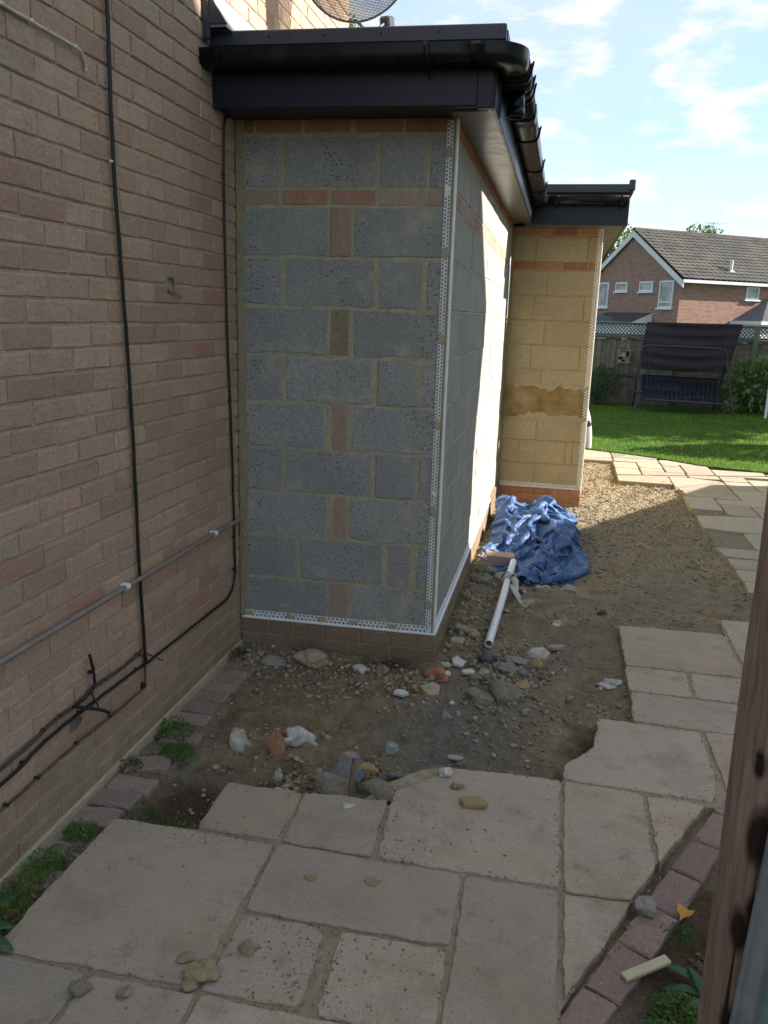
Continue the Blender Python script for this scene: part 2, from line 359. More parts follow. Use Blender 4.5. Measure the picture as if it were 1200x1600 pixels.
M['weed'] = leaf_mat('weed', (.075, .17, .035), (.13, .27, .06))
M['dry_weed'] = leaf_mat('dry_weed', (.12, .165, .04), (.26, .23, .08))
M['moss'] = leaf_mat('moss', (.05, .115, .022), (.085, .17, .035))
M['broad_leaf'] = leaf_mat('broad_leaf', (.055, .14, .06), (.10, .20, .09), .45)
M['shrub'] = leaf_mat('shrub', (.03, .085, .022), (.075, .16, .05), .35)
M['variegated'] = leaf_mat('variegated', (.09, .18, .045), (.26, .33, .14), .35)
M['tree_leaf'] = leaf_mat('tree_leaf', (.05, .10, .018), (.13, .18, .04), .6)
M['bark'] = plain('bark', (.10, .075, .05), .9, .1, var=.35, bump=.5)
M['twig'] = plain('twig', (.16, .13, .10), .9, .1, var=.3)
# ------------------------------------------------------------------ ground
def soil_h(x, y):
    h = -.022+.05*fbm(x*3.1, y*3.1, 4)+.050*fbm(x*11, y*11, 4, 2)+.030*np.abs(fbm(x*27, y*27, 3, 4))+.022*fbm(x*45, y*45, 3, 5)
    h += .035*np.exp(-((y-3.72)/.20)**2)*(x < 1.05)*(x > -.1)                 # rubble banked against the front wall
    h += .045*np.exp(-((x-1.10)/.10)**2)*np.clip((y-3.9)/.4, 0, 1)*np.clip((6.8-y)/.5, 0, 1)
    h += .030*np.exp(-(((x-1.40)/.20)**2+((y-3.80)/.30)**2))
    h -= .028*np.exp(-((y-2.66)/.10)**2)*((x > .2) & (x < 1.05))              # slab bed edge
    h -= .012*np.clip((y-6)/2, 0, 1)
    pav = ((y < 2.20) & (x > .16)) | ((y < 2.54) & (x > .46)) | ((y < 2.83) & (x > 1.08)) | ((y < 4.6) & (x > 1.99)) | ((y < 3.4) & (x > 1.80))
    far = ((y > 5.6) & (x > 2.88)) | ((y > 9.2) & (x > 2.27)) | (y > 10.55)
    lim = np.where(pav | far, .004+.004*fbm(x*60, y*60, 2), .2)
    h = np.where(pav | far, np.clip(h, -.008, None), h)
    return np.minimum(h, lim)
def grid_mesh(name, xs, ys, hf, m):
    X, Y = np.meshgrid(xs, ys); Z = hf(X, Y); V = np.stack([X, Y, Z], -1).reshape(-1, 3)
    nx, ny = len(xs), len(ys); i = np.arange((ny-1)*(nx-1)); r = i//(nx-1); c = i % (nx-1); a = r*nx+c
    return np_mesh(name, V, np.stack([a, a+1, a+nx+1, a+nx], -1), m, True)
ys = np.concatenate([np.arange(.9, 4.6, .0125), np.arange(4.6, 12, .03)])
soil = inst('soil', grid_mesh('soil', np.arange(-.06, 4.4, .0145), ys, soil_h, M['soil']))
tag(soil, 'bare trampled brown soil with grit between the wall and the slabs', 'soil', kind='structure')
g = MB(); g.prism([(-400, -400), (400, -400), (400, 400), (-400, 400)], -.5, -.16)
tag(g.obj('ground', M['lawn_soil']), 'surrounding garden ground running out beyond the fence', 'ground', kind='structure')
lawn_edge = [(-9, 12.0), (1.2, 11.72), (1.962, 11.39), (2.293, 11.243), (2.612, 11.10), (2.878, 10.946), (3.126, 10.733), (3.332, 10.576), (3.678, 10.426), (4.042, 10.348), (4.6, 10.2), (6.4, 10.6)]
g = MB(); poly = lawn_edge+[(15, 10.8), (15, 18.6), (-9, 18.6)]
g.prism(poly, -.15, .026)
lawn = tag(g.obj('lawn', M['lawn_soil']), 'mown green lawn in front of the back fence', 'lawn', kind='structure')
def lawn_y(x):
    xs_, ys_ = zip(*lawn_edge); return np.interp(x, xs_, ys_)
def blades(n, xr, yr, hmin, hmax, w, name, mat_, keep=None, z0=.02, lean=.5):
    x = RNG.uniform(*xr, n); y = RNG.uniform(*yr, n)
    k = np.ones(n, bool) if keep is None else keep(x, y)
    x, y = x[k], y[k]; n = len(x); a = RNG.uniform(0, 2*np.pi, n); h = RNG.uniform(hmin, hmax, n)*(.75+.9*(fbm(x*2.2, y*2.2, 3)+.25)); w_ = w*RNG.uniform(.6, 1.3, n)
    b = RNG.uniform(0, 2*np.pi, n); le = RNG.uniform(.1, lean, n)*h
    dx, dy = np.cos(a)*w_, np.sin(a)*w_; z = np.full(n, z0)
    V = np.stack([np.stack([x-dx, y-dy, z], -1), np.stack([x+dx, y+dy, z], -1), np.stack([x+np.cos(b)*le, y+np.sin(b)*le, z+h], -1)], 1).reshape(-1, 3)
    return inst(name, np_mesh(name, V, np.arange(3*n).reshape(-1, 3), mat_))
tag(blades(90000, (1.4, 7.2), (10.2, 18.2), .018, .05, .0042, 'grass', M['grass'], lambda x, y: y > lawn_y(x)-.02+.05*fbm(x*6, y*6, 2)), 'short green blades of grass covering the lawn', 'grass', kind='stuff')
# ------------------------------------------------------------------ paving
def rough_poly(poly, amp=.004, step=.035, seed=0):
    rg = random.Random(seed); out = []
    n = len(poly)
    for i in range(n):
        a = Vector(poly[i][:2]); b = Vector(poly[(i+1) % n][:2]); k = max(1, int((b-a).length/step)); nn = Vector((-(b-a).y, (b-a).x)).normalized()
        for j in range(k):
            q = a.lerp(b, j/k); q = q+nn*rg.uniform(-amp, amp)
            if j == 0: q = a+((b-a).normalized()*.004+(Vector(poly[i-1][:2])-a).normalized()*.004)
            out.append((q.x, q.y))
    return out
def R4(x0, x1, y0, y1): return [(x0, y0), (x1, y0), (x1, y1), (x0, y1)]
SLABS = [
 [(.170, 2.225), (.155, 1.76), (.165, 1.70), (.150, 1.61), (.735, 1.622), (.742, 2.222), (.466, 2.226)],
 [(.462, 2.242), (.742, 2.250), (.742, 2.528), (.60, 2.532), (.585, 2.522), (.452, 2.527)],
 [(.756, 2.242), (1.062, 2.238), (1.048, 2.565), (1.00, 2.545), (.87, 2.548), (.752, 2.526)],
 [(1.078, 2.243), (1.655, 2.243), (1.655, 2.860), (1.42, 2.852), (1.215, 2.838), (1.195, 2.800), (1.180, 2.752), (1.10, 2.668), (1.062, 2.636), (1.060, 2.58)],
 [(1.668, 2.228), (1.868, 2.236), (1.956, 2.42), (1.953, 2.842), (1.668, 2.854)],
 [(1.970, 2.438), (2.170, 2.824), (1.968, 2.834)],
 [(1.667, 2.868), (2.205, 2.856), (2.240, 3.00), (2.240, 3.395), (1.82, 3.412), (1.803, 3.370), (1.812, 3.30), (1.795, 3.235), (1.790, 3.14), (1.758, 3.092), (1.70, 3.02), (1.668, 2.975)],
 [(2.270, 2.87), (2.84, 2.86), (2.85, 3.40), (2.256, 3.402)],
 [(1.965, 3.428), (2.245, 3.414), (2.84, 3.414), (2.84, 3.716), (1.978, 3.723)],
 [(1.970, 3.737), (2.255, 3.733), (2.262, 4.022), (1.974, 4.022)],
 [(2.274, 3.732), (2.84, 3.732), (2.84, 4.018), (2.282, 4.020)],
 [(1.977, 4.038), (2.555, 4.036), (2.548, 4.628), (1.979, 4.606)],
 [(2.572, 4.036), (3.16, 4.04), (3.15, 4.62), (2.900, 4.885), (2.572, 4.868)],
 [(.758, 1.915), (1.359, 1.922), (1.357, 2.222), (.752, 2.226)],
 [(.752, 1.615), (1.020, 1.625), (1.005, 1.903), (.768, 1.903)],
 [(1.066, 1.612), (1.360, 1.622), (1.354, 1.908), (1.050, 1.902)],
 [(1.374, 1.612), (1.652, 1.612), (1.651, 2.224), (1.369, 2.224)],
 [(1.667, 1.800), (1.868, 2.222), (1.667, 2.214)],
 [(.150, 1.0), (.449, 1.0), (.447, 1.598), (.150, 1.595)],
 [(.463, 1.0), (.752, 1.0), (.750, 1.604), (.461, 1.596)],
 [(.768, 1.0), (1.352, 1.0), (1.352, 1.596), (.764, 1.604)],
 [(1.368, 1.0), (1.645, 1.0), (1.640, 1.598), (1.368, 1.598)],
]
FAR = [
 [(2.853, 7.255), (3.152, 7.19), (3.44, 7.18), (3.44, 7.83), (2.862, 7.72)],
 R4(3.155, 3.72, 6.60, 7.17), [(2.84, 6.62), (2.878, 6.372), (3.42, 6.33), (3.42, 6.62)],
 R4(2.876, 3.42, 6.038, 6.325), [(2.872, 5.752), (3.42, 5.752), (3.42, 6.024), (2.875, 6.024)], [(2.86, 5.50), (3.42, 5.20), (3.42, 5.738), (2.875, 5.738)],
 R4(2.862, 3.152, 8.032, 8.612), R4(3.165, 3.72, 8.297, 8.55), R4(3.165, 3.44, 7.845, 8.283), R4(3.452, 4.0, 7.6, 8.283),
 [(2.90, 8.655), (3.412, 8.562), (3.412, 8.845), (2.888, 8.905)],
 [(2.872, 8.925), (3.412, 8.862), (3.412, 9.55), (2.868, 9.03)], R4(3.426, 4.0, 8.565, 9.14), R4(3.426, 3.7, 9.155, 9.60),
 [(2.262, 9.215), (2.833, 9.198), (2.833, 9.66), (2.265, 9.66)],
 [(2.846, 9.06), (3.40, 9.57), (3.12, 9.67), (2.846, 9.66)], R4(3.714, 4.3, 9.155, 9.78), R4(3.426, 3.70, 9.62, 9.93),
 R4(2.270, 2.548, 9.675, 10.06), R4(2.562, 3.06, 9.675, 9.96), R4(3.075, 3.412, 9.69, 9.95),
 R4(2.275, 2.55, 10.075, 10.50), R4(2.565, 2.84, 9.975, 10.155), R4(2.565, 2.84, 10.17, 10.56), R4(2.855, 3.07, 9.975, 10.4), [(3.085, 9.965), (3.40, 9.965), (3.40, 10.56), (3.085, 10.56)],
 R4(3.414, 4.0, 9.945, 10.34), R4(4.015, 4.7, 9.80, 10.25),
 [(1.70, 10.52), (2.275, 10.515), (2.275, 10.76), (1.70, 10.78)], R4(2.29, 2.84, 10.575, 10.85), R4(2.855, 3.40, 10.575, 10.85), R4(2.855, 3.07, 10.415, 10.56),
 R4(1.70, 2.275, 10.795, 11.40), R4(2.29, 2.85, 10.865, 11.30), R4(1.1, 1.688, 10.52, 11.6), R4(.3, 1.085, 10.52, 11.7),
 R4(4.015, 4.6, 9.2, 9.14+.64), R4(4.015, 4.6, 8.3, 9.12), R4(3.735, 4.3, 7.6, 8.28)]
FAR = [q for i, q in enumerate(FAR) if i not in (36, 38)]
pav = empty('patio_paving', (1.6, 4, 0), 'buff riven paving slabs of a broken garden path round the building plot', 'paving')
del pav['category']; pav['category'] = 'paving'; pav['kind'] = 'structure'
for k, pl in enumerate(SLABS+FAR):
    far_ = k >= len(SLABS); b = MB(); dz = random.uniform(-.002, .003)
    pp = rough_poly(pl, .0042 if not far_ else .004, .03 if not far_ else .12, k)
    b.prism(pp, -.035, .026+dz-(.012 if far_ else 0), .003)
    b.obj('paving_slab', M['slab_far'] if far_ else M['slab'], pav)
jb = MB(); jb.prism([(.17, 1.0), (1.66, 1.0), (1.66, 1.78), (1.95, 2.42), (2.17, 2.82), (2.84, 2.88), (2.84, 4.03), (3.10, 4.05), (3.10, 4.6), (2.57, 4.85), (2.56, 4.615), (1.985, 4.598), (1.985, 3.42), (1.82, 3.40), (1.81, 3.2), (1.69, 2.98), (1.66, 2.85), (1.22, 2.83), (1.07, 2.63), (1.06, 2.54), (.468, 2.52), (.468, 2.24), (.185, 2.212)], -.03, .0185)
M['joint'] = mortar_mat('joint_sand', (.33, .265, .18), (.46, .385, .275), 1.4, 60)
jb.obj('jointing_sand', M['joint'], pav)
# brick pieces
def brick_mesh(name, L, H, D, m, seed, jit=.0016, ch=.004, n=4):
    """front face at y=0 looking to -y, centred in x and z"""
    rg = random.Random(seed); per = []
    for i in range(n): per.append((-L/2+L*i/n, -H/2))
    for i in range(2): per.append((L/2, -H/2+H*i/2))
    for i in range(n): per.append((L/2-L*i/n, H/2))
    for i in range(2): per.append((-L/2, H/2-H*i/2))
    P = len(per); V = []; F = []
    for ins, y in ((ch, 0), (0, ch), (0, D)):
        for x, z in per:
            sx = 1 if abs(x) < L/2-1e-6 else 0; sz = 1 if abs(z) < H/2-1e-6 else 0
            xx = x*(1-(0 if sx else 2*ins/L)); zz = z*(1-(0 if sz else 2*ins/H))
            V.append((xx+rg.uniform(-jit, jit), y+(rg.uniform(-.0008, .0008) if y < D else 0), zz+rg.uniform(-jit, jit)))
    for k in range(2):
        for i in range(P): j = (i+1) % P; F.append((k*P+i, (k+1)*P+i, (k+1)*P+j, k*P+j))
    F.append(tuple(range(P))); F.append(tuple(2*P+i for i in range(P))[::-1])
    me = mesh_from(name, V, F, m); bm = bmesh.new(); bm.from_mesh(me); bmesh.ops.recalc_face_normals(bm, faces=bm.faces); bm.to_mesh(me); bm.free(); return me
_MC = {}
def bm_get(kind, L, H, D, m, k, **kw):
    key = (kind, round(L, 3), round(H, 3), k % 6)
    if key not in _MC: _MC[key] = brick_mesh(kind, L, H, D, m, hash(key) % 9999, **kw)
    return _MC[key]
def paver_row(parent, pts, L, W, mkey, name='paver_brick'):
    for k, (x, y, a, z) in enumerate(pts):
        me = bm_get('paver'+mkey, L, W, .06, M[mkey], k, jit=.004, ch=.006)
        inst(name, me, (x, y, z), (-math.pi/2+random.uniform(-.02, .02), random.uniform(-.02, .02), a), (1, 1, 1), parent)
edg = empty('block_edging', (1.85, 2.1, 0), 'purple red block pavers edging the slabs beside the timber post', 'edging'); edg['kind'] = 'structure'
d0 = Vector((1.622, 1.70)); d1 = Vector((2.216, 2.856)); dr = (d1-d0).normalized(); nr = Vector((dr.y, -dr.x)); an = math.atan2(dr.y, dr.x)
pts = []
for k in range(-4, 7):
    c = d0+dr*(k*.208+.1)+nr*.054; pts.append((c.x, c.y, an+random.uniform(-.02, .02), .018))
for k in range(-4, 7): pass
paver_row(edg, pts, .20, .10, 'paver')
pts2 = []
for k in range(-4, 3):
    c = d0+dr*(k*.208+.06)+nr*.157; pts2.append((c.x, c.y, an+random.uniform(-.03, .03), .012))
paver_row(edg, pts2[:3], .20, .10, 'paver')
edl = empty('brick_border', (.09, 2.6, 0), 'loose weathered brick pavers laid in a line along the brown house wall', 'brick border'); edl['kind'] = 'structure'
pts = [(x_, y_, a_, z_-.021) for x_, y_, a_, z_ in [(.085, 2.25, .05, .026), (.088, 2.355, -.03, .028), (.105, 2.455, .02, .026), (.095, 2.60, .35, .030), (.12, 2.83, .1, .020), (.085, 2.99, .03, .018), (.085, 3.10, -.04, .02), (.075, 3.21, .02, .018), (.085, 3.32, .05, .016), (.080, 3.43, -.02, .018), (.085, 3.54, .05, .015), (.075, 2.08, .1, .006), (.085, 1.94, -.05, .002)]]
paver_row(edl, pts, .165, .098, 'old_paver')
# ------------------------------------------------------------------ house wall (left), plane x = 0 facing +x
house = empty('brick_house', (-.1, 2, 0), 'brown brick side wall of the house with cables and pipe, on the left', 'house')
HY1 = 5.80
b = MB(); b.box(-.30, -.0062, -3.0, HY1-.004, -.1, 5.2)
wall = b.obj('wall', M['house_mortar'], house)
def in_view(p):
    d = Vector(p)-CAM; z = d.dot(fw)
    if z < .15: return 0
    u = d.dot(r2)/z*1275.4+600; v = 800-d.dot(u2)/z*1275.4
    return 1275.4/z if -40 < u < 1240 and -40 < v < 1640 else 0
cand = []
for c in range(70):
    z = -.03+.075*c; off = 0 if c % 2 else .1125
    for i in range(-14, 27):
        y = .04+i*.225+off
        if y+.11 > HY1: continue
        w = in_view((0, y, z)); hid = (y > 3.93 and z < 2.85)
        cand.append((0 if hid else w, y, z, c, i))
cand.sort(reverse=True)
for k, (w, y, z, c, i) in enumerate(cand[:300]):
    rg = random.Random(c*977+i); me = bm_get('brick', .2155, .0655, .08, M['house_brick'], rg.randrange(6))
    inst('brick', me, (rg.uniform(-.0015, .0015), y+rg.uniform(-.002, .002), z+rg.uniform(-.0012, .0012)), (0, rg.uniform(-.004, .004), math.pi/2), (1, 1, 1), wall)
b = MB()
for (w, y, z, c, i) in cand[300:]:
    if w == 0 and not (y < 1.5): continue
    rg = random.Random(c*977+i); me = bm_get('brick', .2155, .0655, .08, M['house_brick'], rg.randrange(6))
    Mx = Matrix.Translation((rg.uniform(-.0015, .0015), y, z)) @ Matrix.Rotation(math.pi/2, 4, 'Z')
    b.add([Mx @ v.co for v in me.vertices], [tuple(f.vertices) for f in me.polygons])
o = b.obj('brick_courses', M['house_brick'], house); o['kind'] = 'stuff'
# cement haunch along the foot of the wall
b = MB(); b.box(-.004, .012, 1.0, 3.79, -.05, .032, .004); b.obj('cement_foot', M['house_mortar'], house)
# ------------------------------------------------------------------ extension of concrete blocks
ext = empty('block_extension', (.5, 4.2, 0), 'unfinished grey concrete block extension with black flat roof edge and white plaster beads', 'extension')
ZB = .166; AL = .02995; FY = 3.797
def course_z(k): # block course k: z0,z1
    if k < 9: return ZB+.225*k, ZB+.225*(k+1)
    return ZB+2.1, ZB+2.325
def front(s, d=0.0): return (s*math.cos(AL)+d*math.sin(AL), FY+s*math.sin(AL)-d*math.cos(AL))   # d>0 towards the viewer
ca = Matrix.Translation((0, FY, 0)) @ Matrix.Rotation(AL, 4, 'Z')
b = MB(); b.box(.004, 1.008, .0035, .1, .16, ZB+2.405, M=ca)
wf = b.obj('block_wall', M['mortar'], ext)
PIECE = 0
def piece(wall_, kind, mkey, s0, s1, z0, z1, frame, face=0.0, jit=.0022, ch=.004, depth=.09):
    """one block or brick; frame(s)->(x,y), rotation"""
    global PIECE; PIECE += 1
    L, H = s1-s0, z1-z0; big = L > .3
    me = bm_get(kind+mkey, L, H, depth, M[mkey], PIECE, jit=jit, ch=ch, n=8 if big else 4)
    (x, y), rz = frame((s0+s1)/2, -face+random.uniform(-.0012, .0012))
    return inst(kind, me, (x, y, (z0+z1)/2), (random.uniform(-.003, .003), 0, rz+random.uniform(-.002, .002)), (1, 1, 1), wall_)
ff = lambda s, d: (front(s, d), AL)
J = .005
for k in range(10):
    z0, z1 = course_z(k); z0 += J; z1 -= J
    if k in (0, 2, 4, 6, 8):
        cells = [(.028, {0: .462, 2: .457, 4: .441, 6: .441, 8: .438}[k], 'b'), ({0: .470, 2: .484, 4: .472, 6: .456, 8: .450}[k], {0: .570, 2: .553, 4: .545, 6: .547, 8: .551}[k], {0: 'red', 2: 'tan', 4: 'pink', 6: 'mud', 8: 'pink'}[k]),
                 ({0: .586, 2: .571, 4: .574, 6: .566, 8: .563}[k], .992, 'b')]
    elif k == 1: cells = [(.030, .302, 'b'), (.318, .740, 'b'), (.766, .884, 'b'), (.912, .992, 'b')]
    else:
        a = {3: .227, 5: .222, 7: .220, 9: .210}[k]
        cells = [(.028, a, 'b'), (a+.016, a+.447, 'b'), (a+.466, .888, 'b'), (.905, .992, 'b')]
    for s0, s1, t in cells:
        if t == 'b': piece(wf, 'concrete_block', 'block', s0, s1, z0, z1, ff, jit=.006, ch=.006)
        elif t == 'mud':
            q = piece(wf, 'mortar_patch', 'mortar_brown', s0, s1, z0, z1, ff, .001)
        else: piece(wf, 'brick', {'red': 'pink_brick', 'tan': 'pink_brick', 'pink': 'pink_brick'}[t], s0, s1, z0, z1, ff)
for k, (s0, s1, mk) in enumerate([(.025, .205, 'pink_brick'), (.222, .436, 'red_brick'), (.452, .660, 'red_brick'), (.677, .880, 'pink_brick'), (.897, .992, 'pink_brick')]):
    piece(wf, 'brick', mk, s0, s1, ZB+2.025+.006, ZB+2.1-.006, ff)
for k, (s0, s1) in enumerate([(.02, .085), (.098, .308), (.326, .539), (.557, .772), (.788, .992)]):
    piece(wf, 'brick', 'orange_brick', s0, s1, ZB+2.325+.012, ZB+2.4-.004, ff)
# smeared mortar fillet in the corner with the house
V = []; F = []; rg = random.Random(4); nz = 70
for i in range(nz+1):
    z = .17+2.4*i/nz; w1 = .040+.016*(vnoise(np.array(z*9.0), np.array(1.3))-.5)+rg.uniform(-.004, .004); x0 = .004
    for s, d in ((x0, .016), (x0+.012, .013+rg.uniform(-.002, .003)), (w1*.8, .008), (w1, -.004)):
        x, y = front(s, d); V.append((x, y, z))
for i in range(nz):
    for k in range(3): F.append((i*4+k, i*4+k+1, i*4+k+5, i*4+k+4))
inst('mortar_fillet', mesh_from('mortar_fillet', V, F, M['mortar_brown'], True), parent=ext)
# side wall x=1.015 facing +x
SX = 1.010; SY0, SY1 = 3.835, 7.95
b = MB(); b.box(SX-.10, SX-.012, SY0+.006, SY1+.06, .16, ZB+2.405)
wsd = b.obj('block_wall', mortar_mat('open_joint', (.09, .078, .055), (.14, .12, .085)), ext)
fs = lambda s, d: ((SX+d, s), math.pi/2)
for k in range(10):
    z0, z1 = course_z(k); st = (4.055 if k % 2 else 4.275)
    if k == 9: st = 4.03
    js = [SY0+.004]+[st+.455*i+random.uniform(-.012, .012) for i in range(10) if st+.455*i < SY1-.06]+[SY1-.002]
    for a, c in zip(js[:-1], js[1:]):
        piece(wsd, 'concrete_block', 'block_side', a+.006, c-.006, z0+J, z1-J, fs, random.uniform(-.002, .002), jit=.003)
for zc, mk in ((ZB+2.025, 'pink_brick'), (ZB+2.325, 'orange_brick')):
    y = SY0+.004
    while y < SY1-.1:
        piece(wsd, 'brick', mk, y+.004, min(y+.221, SY1), zc+.005, zc+.070, fs); y += .225
b = MB()
for k in range(1, 12):
    z = ZB+.225*k if k < 10 else (ZB+2.1 if k == 10 else ZB+2.325)
    V = []; F = []; n = 90; rg = random.Random(k)
    for i in range(n+1):
        y = SY0+.01+(SY1-SY0-.02)*i/n; w = .0065+rg.uniform(-.0022, .003); x = SX-.001+rg.uniform(-.0015, .002)
        V += [(x-.012, y, z-w), (x, y, z-w*.7), (x, y, z+w*.7), (x-.012, y, z+w)]
    for i in range(n):
        for q in range(3): F.append((i*4+q, (i+1)*4+q, (i+1)*4+q+1, i*4+q+1))
    b.add(V, F)
b.obj('bed_joint', M['mortar_light'], ext)
# rear pier, front face y = 7.95
PY = 7.95; ZP = .136; PX0, PX1 = 1.012, 1.815
b = MB(); b.box(PX0, PX1-.004, PY+.006, PY+3.1, .10, ZP+2.405)
wp = b.obj('block_wall', M['mortar_warm_bounce'], ext)
fp = lambda s, d: ((s, PY-d), 0.0)
rows = {0: [1.03, 1.369, 1.81], 1: [1.03, 1.20, 1.645, 1.715, 1.81], 2: [1.03, 1.358, 1.81], 4: [1.03, 1.364, 1.81], 5: [1.03, 1.254, 1.709, 1.81], 6: [1.03, 1.369, 1.81], 7: [1.03, 1.251, 1.706, 1.81], 8: [1.03, 1.361, 1.81], 9: [1.03, 1.236, 1.701, 1.81]}
for k, js in rows.items():
    z0, z1 = course_z(k); z0 += ZP-ZB; z1 += ZP-ZB
    for a, c in zip(js[:-1], js[1:]):
        piece(wp, 'concrete_block', 'block_warm_bounce', a+.006, c-.006, z0+J, z1-J, fp, jit=.004)
for zc, js in ((ZP+2.025, [1.03, 1.248, 1.48, 1.709, 1.81]), (ZP+2.325, [1.03, 1.139, 1.352, 1.593, 1.81])):
    for a, c in zip(js[:-1], js[1:]): piece(wp, 'brick', 'orange_brick', a+.007, c-.007, zc+.006, zc+.069, fp)
# course 3 of the pier: a hacked out strip between ragged edges of old render
def ragged(zbase, sgn, amp, seed, hh):
    V = []; F = []; n = 60; rg = random.Random(seed)
    for i in range(n+1):
        x = 1.03+.775*i/n; e = zbase+sgn*(amp*(float(vnoise(np.array(x*7.0), np.array(seed*3.1)))-.35)+.045*(float(vnoise(np.array(x*22.0), np.array(seed*1.7)))-.5)+rg.uniform(-.008, .008))
        for z, d in ((zbase-sgn*hh, .004), (e-sgn*.012, .013), (e-sgn*.002, .012), (e+sgn*.002, -.006)): V.append((x, PY-d, z))
    for i in range(n):
        for q in range(3): F.append((i*4+q, (i+1)*4+q, (i+1)*4+q+1, i*4+q+1))
    me = mesh_from('ragged_render', V, F, M['block_warm_bounce'], False)
    return inst('ragged_render', me, parent=ext)
V = []; F = []; n = 50
for i in range(n+1):
    for j in range(13): x_ = 1.026+.78*i/n; z_ = .79+.32*j/12; V.append((x_, PY-.0015-.006*float(fbm(np.array(x_*9.0), np.array(z_*12.0), 3, 2)), z_))
for i in range(n):
    for j in range(12): F.append((i*13+j, (i+1)*13+j, (i+1)*13+j+1, i*13+j+1))
tt = NT('brown_smear'); n1 = tt.noise(7, 5, .65); c_ = tt.ramp(n1, [(.3, (.19, .12, .042)), (.5, (.29, .19, .075)), (.7, (.38, .265, .12))]); tt.bump(tt.noise(30, 5), .4, .01); tt.set(c_, .9, .15)
inst('mortar_smear', mesh_from('mortar_smear', V, F, tt.m, True), parent=ext)
ragged(1.10, -1, .085, 3, .03); ragged(.815, 1, .15, 8, .04)
# brown weather film tape on the pier (clear tape stuck over one block)
# plinth courses
wpl = MB().box(.004, 1.030, -.008, .1, -.12, .158, M=ca).obj('plinth', M['mortar_brown'], ext)
for z0, js in ((.083, [.004, .155, .29, .445, .635, .79, .93, 1.036]), (.008, [.004, .10, .24, .40, .585, .80, 1.036]), (-.067, [.004, .20, .43, .655, .86, 1.036])):
    for a, c in zip(js[:-1], js[1:]): piece(wpl, 'brick', 'plinth_brick', a+.005, c-.005, z0+.004, z0+.069, ff, -.014)
b = MB(); b.box(SX-.05, SX+.012, SY0+.02, SY1+.06, -.12, .158)
wps = b.obj('plinth', M['mortar_brown'], ext)
for z0, o0 in ((.083, 0), (.008, .11), (-.067, 0)):
    y = SY0-.002-o0*.0
    first = .11 if o0 else .225
    while y < SY1-.03:
        piece(wps, 'brick', 'plinth_brick', y+.005, min(y+first-.005, SY1), z0+.004, z0+.069, fs, -.018); y += first; first = .225
b = MB(); b.box(PX0+.03, PX1+.004, PY-.008, PY+3.05, -.15, ZP-.006)
wpp = b.obj('plinth', M['mortar_warm_bounce'], ext)
for z0, js in ((.056, [1.04, 1.12, 1.35, 1.575, 1.74, 1.822]), (-.019, [1.04, 1.23, 1.46, 1.70, 1.822]), (-.094, [1.04, 1.12, 1.35, 1.575, 1.822])):
    for a, c in zip(js[:-1], js[1:]): piece(wpp, 'brick', 'orange_brick', a+.006, c-.006, z0+.005, z0+.07, fp, -.014)
# ------------------------------------------------------------------ plaster beads: perforated strips with real holes
def perf_strip(frame, length, width, pitch, rr, rows, skip=0.0, seed=1):
    """frame(u,v)->point; holes on a staggered grid"""
    V = []; F = []; n = int(length/pitch); rg = random.Random(seed); cw = width/rows
    for j in range(rows):
        off = .5 if j % 2 else 0
        for i in range(-1, n):
            u0 = (i+off)*pitch; u1 = u0+pitch
            if u0 < -1e-6: u0 = 0.0
            if u1 > n*pitch: u1 = n*pitch
            if u1-u0 < pitch*.3: continue
            v0, v1 = j*cw, (j+1)*cw; b0 = len(V)
            plug = (math.sin(u0*9+seed)+math.sin(u0*23+seed*2)) > 2-skip*2
            if u1-u0 < pitch*.9 or plug:
                V += [frame(u0, v0), frame(u1, v0), frame(u1, v1), frame(u0, v1)]; F.append((b0, b0+1, b0+2, b0+3)); continue
            um, vm = (u0+u1)/2, (v0+v1)/2
            sq = [(u0, v0), (um, v0), (u1, v0), (u1, vm), (u1, v1), (um, v1), (u0, v1), (u0, vm)]
            for q in sq: V.append(frame(*q))
            for a, c in sq:
                l = math.hypot(a-um, c-vm); V.append(frame(um+(a-um)/l*rr, vm+(c-vm)/l*rr))
            for q in range(8): F.append((b0+q, b0+(q+1) % 8, b0+8+(q+1) % 8, b0+8+q))
    return V, F
def bead(parts, name, mat_, parent, smears=()):
    b = MB()
    for p_ in parts: b.add(*p_)
    o = b.obj(name, mat_, parent); md = o.modifiers.new('thick', 'SOLIDIFY'); md.thickness = .0012; md.offset = 0
    return o
zt = ZB+2.395
P1 = perf_strip(lambda u, v: (*front(1.006-.034+v*.8, .007), ZB+.006+u), zt-ZB-.01, .034, .0165, .0064, 2, .08, 2)
P2 = perf_strip(lambda u, v: (SX+.006, SY0+.006+v, ZB+.006+u), zt-ZB-.01, .034, .0165, .0056, 2, .35, 5)
cb = bead([P1], 'corner_bead', M['bead'], ext)
b = MB(); b.tube([(1.0165, 3.8205, ZB-.006), (1.0165, 3.8205, zt)], .0065, 8); b.obj('bead_nose', M['bead'], cb, True)
b = MB(); b.box(SX-.003, SX+.007, SY0+.004, SY0+.045, ZB, zt); b.obj('bead_flange', M['bead'], cb)
P3 = perf_strip(lambda u, v: (*front(.012+u, .007), ZB+.002+v), .99, .036, .022, .0072, 2, .1, 3)
sb = bead([P3], 'stop_bead', M['bead'], ext)
b = MB(); b.box(.008, 1.022, -.016, -.003, ZB-.007, ZB+.003, .002, M=ca); b.obj('bead_nose', M['bead'], sb)
b = MB(); b.box(SX-.004, SX+.016, SY0, SY1-.9, ZB-.007, ZB+.003, .002); b.box(SX-.002, SX+.0075, SY0+.03, SY1-.9, ZB+.003, ZB+.036); b.obj('stop_bead', M['bead'], ext)
